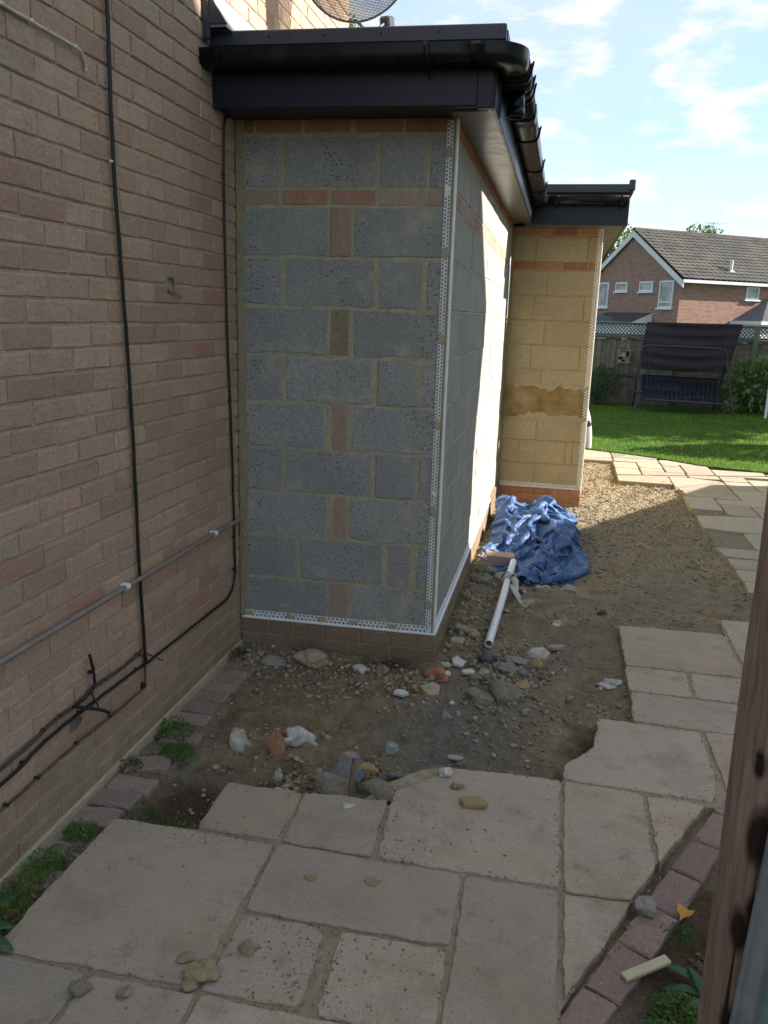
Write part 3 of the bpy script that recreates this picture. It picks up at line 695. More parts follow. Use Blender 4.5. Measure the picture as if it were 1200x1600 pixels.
P4 = perf_strip(lambda u, v: (PX1-.040+v, PY-.007, ZP+.01+u), 2.38, .036, .027, .0083, 2, .0, 4)
pb = bead([P4], 'corner_bead', M['bead_warm_bounce'], ext)
b = MB(); b.tube([(PX1+.001, PY-.006, ZP-.04), (PX1+.001, PY-.006, ZP+2.395)], .008, 8); b.obj('bead_nose', M['bead_warm_bounce'], pb, True)
P5 = perf_strip(lambda u, v: (PX0+.03+u, PY-.007, ZP+.002+v), .74, .036, .027, .0083, 2, .0, 6)
pb2 = bead([P5], 'stop_bead', M['bead_warm_bounce'], ext)
b = MB(); b.box(PX0+.03, PX1, PY-.018, PY-.004, ZP-.008, ZP+.002, .002); b.obj('bead_nose', M['bead_warm_bounce'], pb2)
# mortar dabs holding the beads
for k, z in enumerate((.32, .80, 1.22, 1.62, 2.0, 2.42)):
    b = MB(); n = 14; V = []
    rg = random.Random(k+40); base = []
    for i in range(n):
        a = 2*math.pi*i/n; rr = 1+rg.uniform(-.25, .25); base.append((.988+.022*math.cos(a)*rr, z+.030*math.sin(a)*rr))
    V = [(*front(s, .0045), zz) for s, zz in base]+[(*front(.985+(s-.985)*.7, .0115), z+(zz-z)*.7) for s, zz in base]
    F = [(i, (i+1) % n, n+(i+1) % n, n+i) for i in range(n)]+[tuple(range(n, 2*n))]
    b.add(V, F); b.obj('mortar_dab', M['mortar'], ext)
for k, s in enumerate((.05, .27, .44, .60, .80)):
    b = MB(); n = 12; rg = random.Random(k+80); base = []
    for i in range(n):
        a = 2*math.pi*i/n; rr = 1+rg.uniform(-.3, .3); base.append((s+.032*math.cos(a)*rr, ZB+.022+.015*math.sin(a)*rr))
    V = [(*front(p_, .0045), zz) for p_, zz in base]+[(*front(s+(p_-s)*.7, .0105), ZB+.022+(zz-ZB-.022)*.7) for p_, zz in base]
    b.add(V, [(i, (i+1) % n, n+(i+1) % n, n+i) for i in range(n)]+[tuple(range(n, 2*n))]); b.obj('mortar_dab', M['mortar'], ext)
# ------------------------------------------------------------------ roof edge
ZS = 2.558          # soffit
def fy(x): return 3.535+.035*x
FX = 1.182
b = MB(); b.add([(.0, fy(0)+.02, ZS+.004), (FX-.01, fy(1.18)+.02, ZS+.004), (FX-.01, 7.66, ZS+.004), (1.0, 7.66, ZS+.004), (1.0, 12, ZS+.004), (.0, 12, ZS+.004)]+
      [(.0, fy(0)+.02, 2.80), (FX-.01, fy(1.18)+.02, 2.80), (FX-.01, 7.66, 2.80), (1.0, 7.66, 2.80), (1.0, 12, 2.80), (0, 12, 2.80)],
      [(5, 4, 3, 2, 1, 0), (6, 7, 8, 9, 10, 11), (0, 1, 7, 6), (1, 2, 8, 7)]); b.obj('roof_deck', M['trim'], ext)
b = MB(); b.prism([(SX-.01, 3.70), (FX-.022, 3.70), (FX-.022, 7.7), (SX-.01, 7.95)], ZS-.004, ZS+.003); b.obj('soffit', M['soffit'], ext)
b = MB(); b.prism([(FX-.024, 3.60), (FX-.003, 3.60), (FX-.003, 7.64), (FX-.024, 7.64)], ZS-.008, ZS+.004, .0); b.obj('soffit_trim', M['soffit'], ext)
b = MB(); b.prism([(.004, fy(0)+.02), (SX+.01, fy(1)+.02), (SX+.01, 3.84), (.004, 3.80)], ZS-.001, ZS+.005); b.obj('soffit', M['fascia'], ext)
def slab_between(b, x0, y0, x1, y1, t, z0, z1, bev=.004):
    d = Vector((x1-x0, y1-y0)); L_ = d.length; a = math.atan2(d.y, d.x)
    b.box(0, L_, 0, t, z0, z1, bev, M=Matrix.Translation((x0, y0, 0)) @ Matrix.Rotation(a, 4, 'Z')); return b
b = slab_between(MB(), .003, fy(0), FX-.03, fy(1.15), .018, ZS-.012, 2.80); fas = b.obj('fascia', M['fascia'], ext)
b = MB(); 
for x in (.05, .56, .95):
    b.tube([(x, fy(x)+.004, 2.605), (x, fy(x)-.003, 2.605)], .0035, 8)
b.obj('fixing_pin', M['gutter'], fas)
b = slab_between(MB(), FX-.062, fy(1.15)-.006, FX+.004, fy(1.18)-.006, .05, ZS-.02, 2.70); b.obj('corner_trim', M['fascia'], ext)
b = MB(); b.box(FX-.003, FX+.012, 3.60, 7.655, ZS-.012, 2.80, .003); b.obj('fascia', M['fascia'], ext)
# drip trim
b = slab_between(MB(), -.012, fy(0)-.012, 1.225, fy(1.2)-.012, .05, 2.782, 2.842, .005); b.box(FX-.03, FX+.044, 3.64, 7.66, 2.782, 2.842, .004); dt = b.obj('drip_trim', M['trim'], ext)
b = MB()
for i in range(6):
    x = .02+i*.235; b.tube([(x, fy(x)-.008, 2.815), (x, fy(x)-.015, 2.815)], .004, 8)
b.obj('fixing_pin', M['gutter'], dt)
b = MB(); b.box(0, 1.15, 3.60, 12, 2.80, 2.834); b.obj('roof_covering', M['flash'], ext)
# upstand flashing against the house wall
b = MB(); b.add([(.004, 3.46, 2.835), (.004, 3.46, 3.00), (.012, 3.46, 3.00), (.10, 3.46, 2.835), (.004, 5.8, 2.835), (.004, 5.8, 3.0), (.012, 5.8, 3.0), (.10, 5.8, 2.835)],
      [(0, 1, 2, 3), (4, 7, 6, 5), (1, 5, 6, 2), (2, 6, 7, 3)]); b.obj('flashing', M['flash'], ext)
b = MB(); b.box(.002, .03, 3.445, 3.475, 2.79, 3.03, .004); b.add([(.03, 3.452, 2.845), (.105, 3.452, 2.845), (.03, 3.452, 2.955), (.03, 3.468, 2.845), (.105, 3.468, 2.845), (.03, 3.468, 2.955)], [(0, 1, 2), (3, 5, 4), (1, 4, 5, 2), (0, 3, 4, 1)]); b.obj('end_trim', M['trim'], ext)
# gutter: half round with outer lip, front run and side run round a corner piece
GR = .056
sq_ = lambda v: math.copysign(abs(v)**.55, v)
prof = [(GR*sq_(math.cos(a)), -GR*abs(math.sin(a))**.55*.98) for a in np.linspace(0, math.pi, 19)]
prof = [(GR, .012), (GR+.004, .012)]+[(x*1.04, z) for x, z in prof][0:]+[(-GR, .012)]
prof = [(a, b_) for a, b_ in prof]
GZ = 2.735
def gut(path, name, mat_, parent, scale=1.0, thick=.0035):
    fr = [(Vector(o), Vector(A)*scale, Vector((0, 0, 1))*scale) for o, A in path]
    b = MB(); b.sweep(prof, fr); o = b.obj(name, mat_, parent, True); md = o.modifiers.new('t', 'SOLIDIFY'); md.thickness = thick; md.offset = 0; return o
gy = lambda x: fy(x)-.062
GXC = FX+.012+.060
gF = gut([((x, gy(x), GZ), (0, -1, 0)) for x in (.0, .25, .6, 1.0, 1.12)], 'gutter', M['gutter'], ext)
gS = gut([((GXC, y, GZ-.012*(y-3.6)/4), (1, 0, 0)) for y in (3.64, 5, 6.5, 7.63)], 'gutter', M['gutter'], ext)
path = []
cx_, cy_ = GXC-.085, gy(1.15)+.085
for a in np.linspace(-math.pi/2, 0, 9):
    rx, ry = GXC-cx_, .085
    p_ = Vector((cx_+rx*math.cos(a), cy_+.085*math.sin(a), GZ)); path.append((p_, (math.cos(a), math.sin(a), 0)))
path = [((1.10, gy(1.10), GZ), (0, -1, 0))]+path+[((GXC, cy_+.06, GZ), (1, 0, 0))]
gc = gut(path, 'gutter_corner', M['gutter'], ext, 1.03, .003)
def gbracket(parent, o, A, horn=True):
    o = Vector(o); A = Vector(A); t_ = Vector((-A.y, A.x, 0)); b = MB()
    fr = [(o+t_*w, A*1.10, Vector((0, 0, 1))*1.10) for w in (-.012, .012)]; b.sweep(prof, fr)
    q = b.obj('gutter_bracket', M['gutter'], parent, True); md = q.modifiers.new('t', 'SOLIDIFY'); md.thickness = .006; md.offset = 0
    b = MB()
    c = o-A*(GR+.004)
    if horn:
        e = o+A*(GR+.006); b.tube([e+Vector((0, 0, -.03)), e+A*.005+Vector((0, 0, .004)), e+A*.009+Vector((0, 0, .016)), e+A*.011+Vector((0, 0, .026))], [.008, .007, .006, .004], 6); b.obj('bracket_arm', M['gutter'], q)
    b = MB(); b.tube([c+Vector((0, 0, -.045)), c+Vector((0, 0, -.09))], [.012, .007], 6); b.obj('clip', M['gutter'], q)
for x in (.93,): gbracket(gF, (x, gy(x), GZ), (0, -1, 0), False)
b = MB(); b.sweep(prof, [((x, gy(x), GZ), Vector((0, -1, 0))*1.06, Vector((0, 0, 1.06))) for x in (.07, .082)]); b.obj('gutter_union', M['gutter'], gF, True)
for y in (3.78, 3.98, 4.10, 4.95, 5.9, 6.8, 7.45): gbracket(gS, (GXC, y, GZ-.012*(y-3.6)/4), (1, 0, 0))
for y in (4.5, 6.0): 
    b = MB(); b.sweep(prof, [((GXC, y+w, GZ-.012*(y-3.6)/4), Vector((1.09, 0, 0)), Vector((0, 0, 1.09))) for w in (-.09, .09)]); q = b.obj('gutter_union', M['gutter'], gS, True); q.modifiers.new('t', 'SOLIDIFY').thickness = .003
b = MB(); b.sweep(prof, [((GXC, y, GZ), Vector((1.08, 0, 0)), Vector((0, 0, 1.08))) for y in (3.80, 4.09)]); q = b.obj('running_outlet', M['gutter'], gS, True); q.modifiers.new('t', 'SOLIDIFY').thickness = .003
b = MB(); b.tube([(GXC, 3.93, GZ-.05), (GXC, 3.93, GZ-.155)], [.034, .034], 20, False); b.tube([(GXC, 3.93, GZ-.12), (GXC, 3.93, GZ-.157)], [.037, .037], 20, False); q = b.obj('spout', M['gutter'], gS, True); q.modifiers.new('t', 'SOLIDIFY').thickness = .003
# rear pier roof edge
RZ = ZS-.028
b = MB(); b.box(1.19, 1.985, 7.655, 12, RZ+.004, 2.80); b.obj('roof_deck', M['trim'], ext)
b = MB(); b.box(PX1+.004, 1.975, 7.70, 12, RZ-.004, RZ+.002); b.box(1.20, PX1+.003, 7.70, 7.95, RZ-.004, RZ+.002); b.obj('soffit', M['soffit'], ext)
b = MB(); b.box(1.196, 2.003, 7.635, 7.653, RZ-.008, 2.80, .003); fp2 = b.obj('fascia', M['fascia'], ext)
b = MB(); b.box(1.986, 2.003, 7.654, 12, RZ-.008, 2.80, .003); b.obj('fascia', M['fascia'], ext)
b = MB(); b.box(1.215, 2.026, 7.605, 7.66, 2.782, 2.852, .004); b.box(1.978, 2.026, 7.66, 12, 2.782, 2.84, .004); b.obj('drip_trim', M['trim'], ext)
b = MB(); b.box(1.985, 2.036, 7.585, 7.66, 2.80, 2.885, .006); b.obj('end_trim', M['trim'], ext)
g2 = gut([((x, 7.575, GZ), (0, -1, 0)) for x in (1.22, 1.6, 1.985)], 'gutter', M['gutter'], ext)
for x in (1.40, 1.93): gbracket(g2, (x, 7.575, GZ), (0, -1, 0), False)
b = MB(); b.box(1.2, 1.99, 7.66, 12, 2.80, 2.835); b.obj('roof_covering', M['flash'], ext)
# ------------------------------------------------------------------ cables and pipe on the house wall
def wiggle(pts, amp, seed, sub=5):
    rg = random.Random(seed); out = []
    P = [Vector(p) for p in pts]
    for i in range(len(P)-1):
        p0, p1, p2, p3 = P[max(i-1, 0)], P[i], P[i+1], P[min(i+2, len(P)-1)]
        for j in range(sub):
            t = j/sub; q = .5*((2*p1)+(-p0+p2)*t+(2*p0-5*p1+4*p2-p3)*t*t+(-p0+3*p1-3*p2+p3)*t**3)
            out.append(q+Vector((abs(rg.gauss(0, amp))*.5, rg.gauss(0, amp), rg.gauss(0, amp))))
    out.append(P[-1]); return out
def wall_path(pts, x=.010): return [(x, a, b_) for a, b_ in pts]
def clip(parent, y, z, m, name='cable_clip', r=.007):
    b = MB(); b.tube([(.0, y, z), (.014, y, z)], [r, r*.8], 8); b.tube([(.008, y-.012, z-.0), (.016, y, z), (.008, y+.012, z)], .0035, 6); b.obj(name, m, parent)
def cable(name, pts, r, m, label, amp=.0008, clips=(), cm=None, x=.010, sub=6, seed=1, cat='cable'):
    o = MB().tube(wiggle(wall_path(pts, x), amp, seed, sub), r, 8).obj(name, m, None, True); tag(o, label, cat, 'cables clipped to the house wall')
    for y, z in clips: clip(o, y, z, cm or m)
    return o
cable('wall_cable', [(2.686, 3.60), (2.690, 3.0), (2.686, 2.676), (2.682, 2.195), (2.706, 1.803), (2.732, 1.329), (2.742, .71), (2.756, .40), (2.755, .345)], .0068, M['black_cable'],
      'thick black cable hanging straight down the middle of the brown brick wall', .001, [(2.682, 2.19)], M['white_plastic'], .012)
cable('wall_cable', [(3.72, 2.556), (3.69, 2.55), (3.637, 2.492), (3.626, 2.146), (3.641, 1.585), (3.676, 1.069), (3.695, .50), (3.692, .42), (3.655, .355), (3.551, .326), (3.19, .330), (2.80, .336), (2.70, .343), (2.487, .350), (2.274, .356), (2.067, .352), (1.932, .332), (1.5, .32), (1.0, .32)], .0058, M['black_cable'],
      'black cable dropping beside the blockwork corner and running back low along the wall', .001, [(3.628, 2.3), (3.66, 1.3), (3.692, .62), (3.69, .45), (3.36, .328), (2.69, .345), (2.30, .356), (1.99, .343)])
cable('wall_cable', [(2.742, .405), (2.708, .402), (2.606, .397), (2.50, .402), (2.39, .408), (2.293, .397), (2.147, .400), (2.038, .385), (1.902, .381), (1.5, .375), (1.0, .375)], .0062, M['grey_cable'],
      'dark grey cable sagging between clips, topmost of the three low cables', .001, [(2.70, .402), (2.36, .404), (2.19, .400), (2.10, .394)], M['black_cable'])
cable('wall_cable', [(2.756, .36), (2.757, .30), (2.752, .258), (2.735, .243), (2.5, .244), (2.275, .254), (2.055, .252), (1.869, .250), (1.4, .25), (1.0, .25)], .0042, M['brown_cable'],
      'thin brown cable, lowest of the three low cables along the wall', .001, [(2.735, .246), (2.74, .26), (2.49, .246), (2.27, .255), (2.05, .253), (1.90, .251)], M['black_cable'])
cable('wall_cable', [(1.2, 2.495), (2.142, 2.487), (2.27, 2.486), (2.489, 2.483), (2.527, 2.476), (2.545, 2.452), (2.546, 2.43)], .0055, M['cable_white'],
      'short pale cable entering the wall near the top left', .0006, [(2.145, 2.488), (2.275, 2.487), (2.49, 2.484)], M['white_plastic'], .009)
cable('cable_stub', [(2.363, .545), (2.378, .50), (2.385, .465), (2.386, .43), (2.372, .410), (2.345, .402), (2.27, .398)], .0052, M['black_cable'],
      'short black cable end sticking up from the low cables', .001, [(2.381, .47)], x=.018, seed=3)
o = MB().tube(wiggle([(.02, 2.25, .405), (.07, 2.33, .36), (.085, 2.36, .335)], .0005, 2, 5), [.0065]*11, 8).obj('cable_end', M['black_cable'], None, True)
tag(o, 'cut black cable end jutting out over the low cables', 'cable')
o = MB().tube(wiggle([(.012, 2.376, .405), (.016, 2.372, .385), (.02, 2.385, .36), (.018, 2.40, .33)], .0005, 5, 5), .0035, 6).obj('cable_tail', M['grey_cable'], None, True)
tag(o, 'thin curled cable tail hanging from the sagging grey cable', 'cable')
o = MB().tube(wiggle([(.02, 2.70, .40), (.03, 2.73, .385), (.02, 2.75, .345)], .0005, 6), .004, 6).tube([(.012, 2.745, .395), (.05, 2.80, .345), (.055, 2.82, .335)], .0028, 6).obj('cable_tie', M['black_cable'], None, True)
tag(o, 'black cable tie with its tail out where the hanging cable meets the low ones', 'cable tie')
cnd = tag(MB().tube([(.022, .5, .712), (.022, 1.9, .711), (.021, 2.64, .706), (.021, 3.44, .703), (.020, 3.755, .697)], .0092, 12).obj('wall_pipe', M['pipe_grey'], None, True), 'slim grey overflow pipe running level along the brick wall on white clips', 'pipe')
for y, z in ((2.625, .706), (3.43, .703)):
    b = MB(); b.box(.0, .022, y-.013, y+.013, z-.013, z+.013, .004); b.tube([(.021, y-.013, z), (.021, y+.013, z)], .013, 12); b.obj('pipe_clip', M['white_plastic'], cnd)
b = MB(); b.tube([(.020, 3.72, .698), (.020, 3.75, .697)], .014, 12); b.obj('pipe_end', M['pipe_grey'], cnd)
hk = MB(); hk.tube([(.004+.0*i, 3.095+.030*math.cos(a), 1.805+.030*math.sin(a)) for i, a in enumerate(np.linspace(-2.6, 2.2, 16))], .0055, 6); hk.tube([(0, 3.11, 1.785), (.02, 3.14, 1.765), (.024, 3.15, 1.755)], .003, 6)
tag(hk.obj('wall_hook', plain('grey_metal', (.22, .23, .25), .4, .5, .5), None, True), 'small grey looped metal hook on the brown brick wall', 'hook')
# broken brick with a hole behind the low cables
b = MB(); rg = random.Random(2); n = 12; base = []
for i in range(n): a = 2*math.pi*i/n; base.append((2.285+.036*math.cos(a)*rg.uniform(.7, 1.2), .325+.028*math.sin(a)*rg.uniform(.7, 1.2)))
b.add([(.0035, y, z) for y, z in base], [tuple(range(n))]); o = b.obj('spalled_patch', plain('spall', (.17, .13, .115), .95, .1, var=.4, bump=.6), house)
# ------------------------------------------------------------------ satellite dish
di = empty('satellite_dish', (.0, 4.42, 3.25), 'dark mesh satellite dish bracketed on the house wall above the flat roof', 'satellite dish')
n = 46; V = []; F = []; idx = {}
Rd = .33
for i in range(-n, n+1):
    for j in range(-n, n+1):
        u, v = i/n*Rd, j/n*Rd*.92
        if (u/Rd)**2+(v/(Rd*.92))**2 <= 1: idx[i, j] = len(V); V.append((u, (u*u+v*v)*.55, v))
for (i, j) in idx:
    q = [(i, j), (i+1, j), (i+1, j+1), (i, j+1)]
    if all(k in idx for k in q): F.append([idx[k] for k in q])
DM = Matrix.Translation((.345, 4.46, 3.475)) @ Matrix.Rotation(math.radians(-14), 4, 'Z') @ Matrix.Rotation(math.radians(14), 4, 'X')
md_ = plain('dish_metal', (.045, .045, .05), .45, .5, .3)
o = inst('reflector', mesh_from('reflector', [DM @ Vector(v) for v in V], F, md_), parent=di); w = o.modifiers.new('w', 'WIREFRAME'); w.thickness = .0042; w.use_even_offset = False
b = MB(); b.tube([DM @ Vector((Rd*math.cos(a), .55*(Rd*Rd*(math.cos(a)**2+.85*math.sin(a)**2)), Rd*.92*math.sin(a))) for a in np.linspace(0, 2*math.pi, 49)], .006, 6, False); b.obj('rim', md_, di, True)
b = MB(); b.box(-.06, .06, -.05, .0, -.16, -.04, .008, M=DM); b.box(-.012, .012, -.10, -.04, -.18, -.02, .004, M=DM); b.obj('bracket', md_, di)
b = MB(); b.tube([DM @ Vector((0, -.06, -.06)), (.30, 4.40, 3.42), (.12, 4.42, 3.46), (.0, 4.42, 3.48)], .016, 10); b.obj('arm', md_, di, True)
b = MB(); b.tube([DM @ Vector((0, .0, -.30)), DM @ Vector((.03, .12, -.36)), DM @ Vector((.03, .30, -.30))], .008, 8); b.box(.0, .06, .28, .36, -.33, -.27, .01, M=DM); b.obj('receiver', md_, di)
b = MB(); b.box(.0, .012, 4.35, 4.49, 3.40, 3.60, .003); b.obj('wall_plate', md_, di)
# ------------------------------------------------------------------ stones
def rock_mesh(name, m, seed, sx, sy, sz, rough_=.28, sub=2, flat=.0, angular=True):
    bm = bmesh.new(); bmesh.ops.create_icosphere(bm, subdivisions=sub, radius=1); rg = random.Random(seed)
    dirs = [Vector((rg.gauss(0, 1), rg.gauss(0, 1), rg.gauss(0, 1))).normalized() for _ in range(9)]; lim = [rg.uniform(.55, .92) for _ in dirs]
    off = Vector((rg.random()*50, rg.random()*50, rg.random()*50))
    from mathutils import noise as mn
    for v in bm.verts:
        p = v.co.copy()
        if angular:
            for d, l in zip(dirs, lim):
                t = p.dot(d)
                if t > l: p -= d*(t-l)
        p *= 1+rough_*mn.noise(p*1.3+off)+rough_*.4*mn.noise(p*4+off)
        v.co = Vector((p.x*sx, p.y*sy, max(p.z, -.55)*sz))
    me = bpy.data.meshes.new(name); bm.to_mesh(me); bm.free(); me.materials.append(m)
    if not angular: me.polygons.foreach_set('use_smooth', [True]*len(me.polygons))
    return me
def shard_mesh(name, m, seed, L, W, T, n=6):
    rg = random.Random(seed); pts = []
    for i in range(n):
        a = 2*math.pi*(i+rg.uniform(-.3, .3))/n; r = rg.uniform(.75, 1.1); pts.append((L/2*math.cos(a)*r, W/2*math.sin(a)*r))
    b = MB(); b.prism(pts, 0, T, T*.25); return mesh_from(name, b.V, b.F, m)
SM = {k: stone_mat('stone_'+k, v) for k, v in dict(
    buff=[(0, (.29, .25, .18)), (1, (.34, .30, .22))], pale=[(0, (.42, .40, .35)), (1, (.48, .46, .41))], white=[(0, (.66, .67, .66)), (1, (.70, .70, .68))],
    red=[(0, (.30, .13, .075)), (1, (.34, .16, .10))], slate=[(0, (.10, .12, .14)), (1, (.13, .15, .17))], grey=[(0, (.20, .20, .195)), (1, (.24, .24, .23))],
    dusty=[(0, (.17, .155, .13)), (1, (.20, .185, .15))], ochre=[(0, (.30, .20, .09)), (1, (.34, .24, .12))], tan=[(0, (.36, .29, .18)), (1, (.38, .32, .21))],
    dark=[(0, (.055, .06, .075)), (1, (.07, .08, .10))], blue=[(0, (.27, .32, .33)), (1, (.32, .37, .38))], clod=[(0, (.25, .20, .12)), (1, (.29, .24, .15))], pink=[(0, (.34, .25, .19)), (1, (.38, .28, .21))]).items()}
def gz(x, y): return float(soil_h(np.array([float(x)]), np.array([float(y)]))[0])
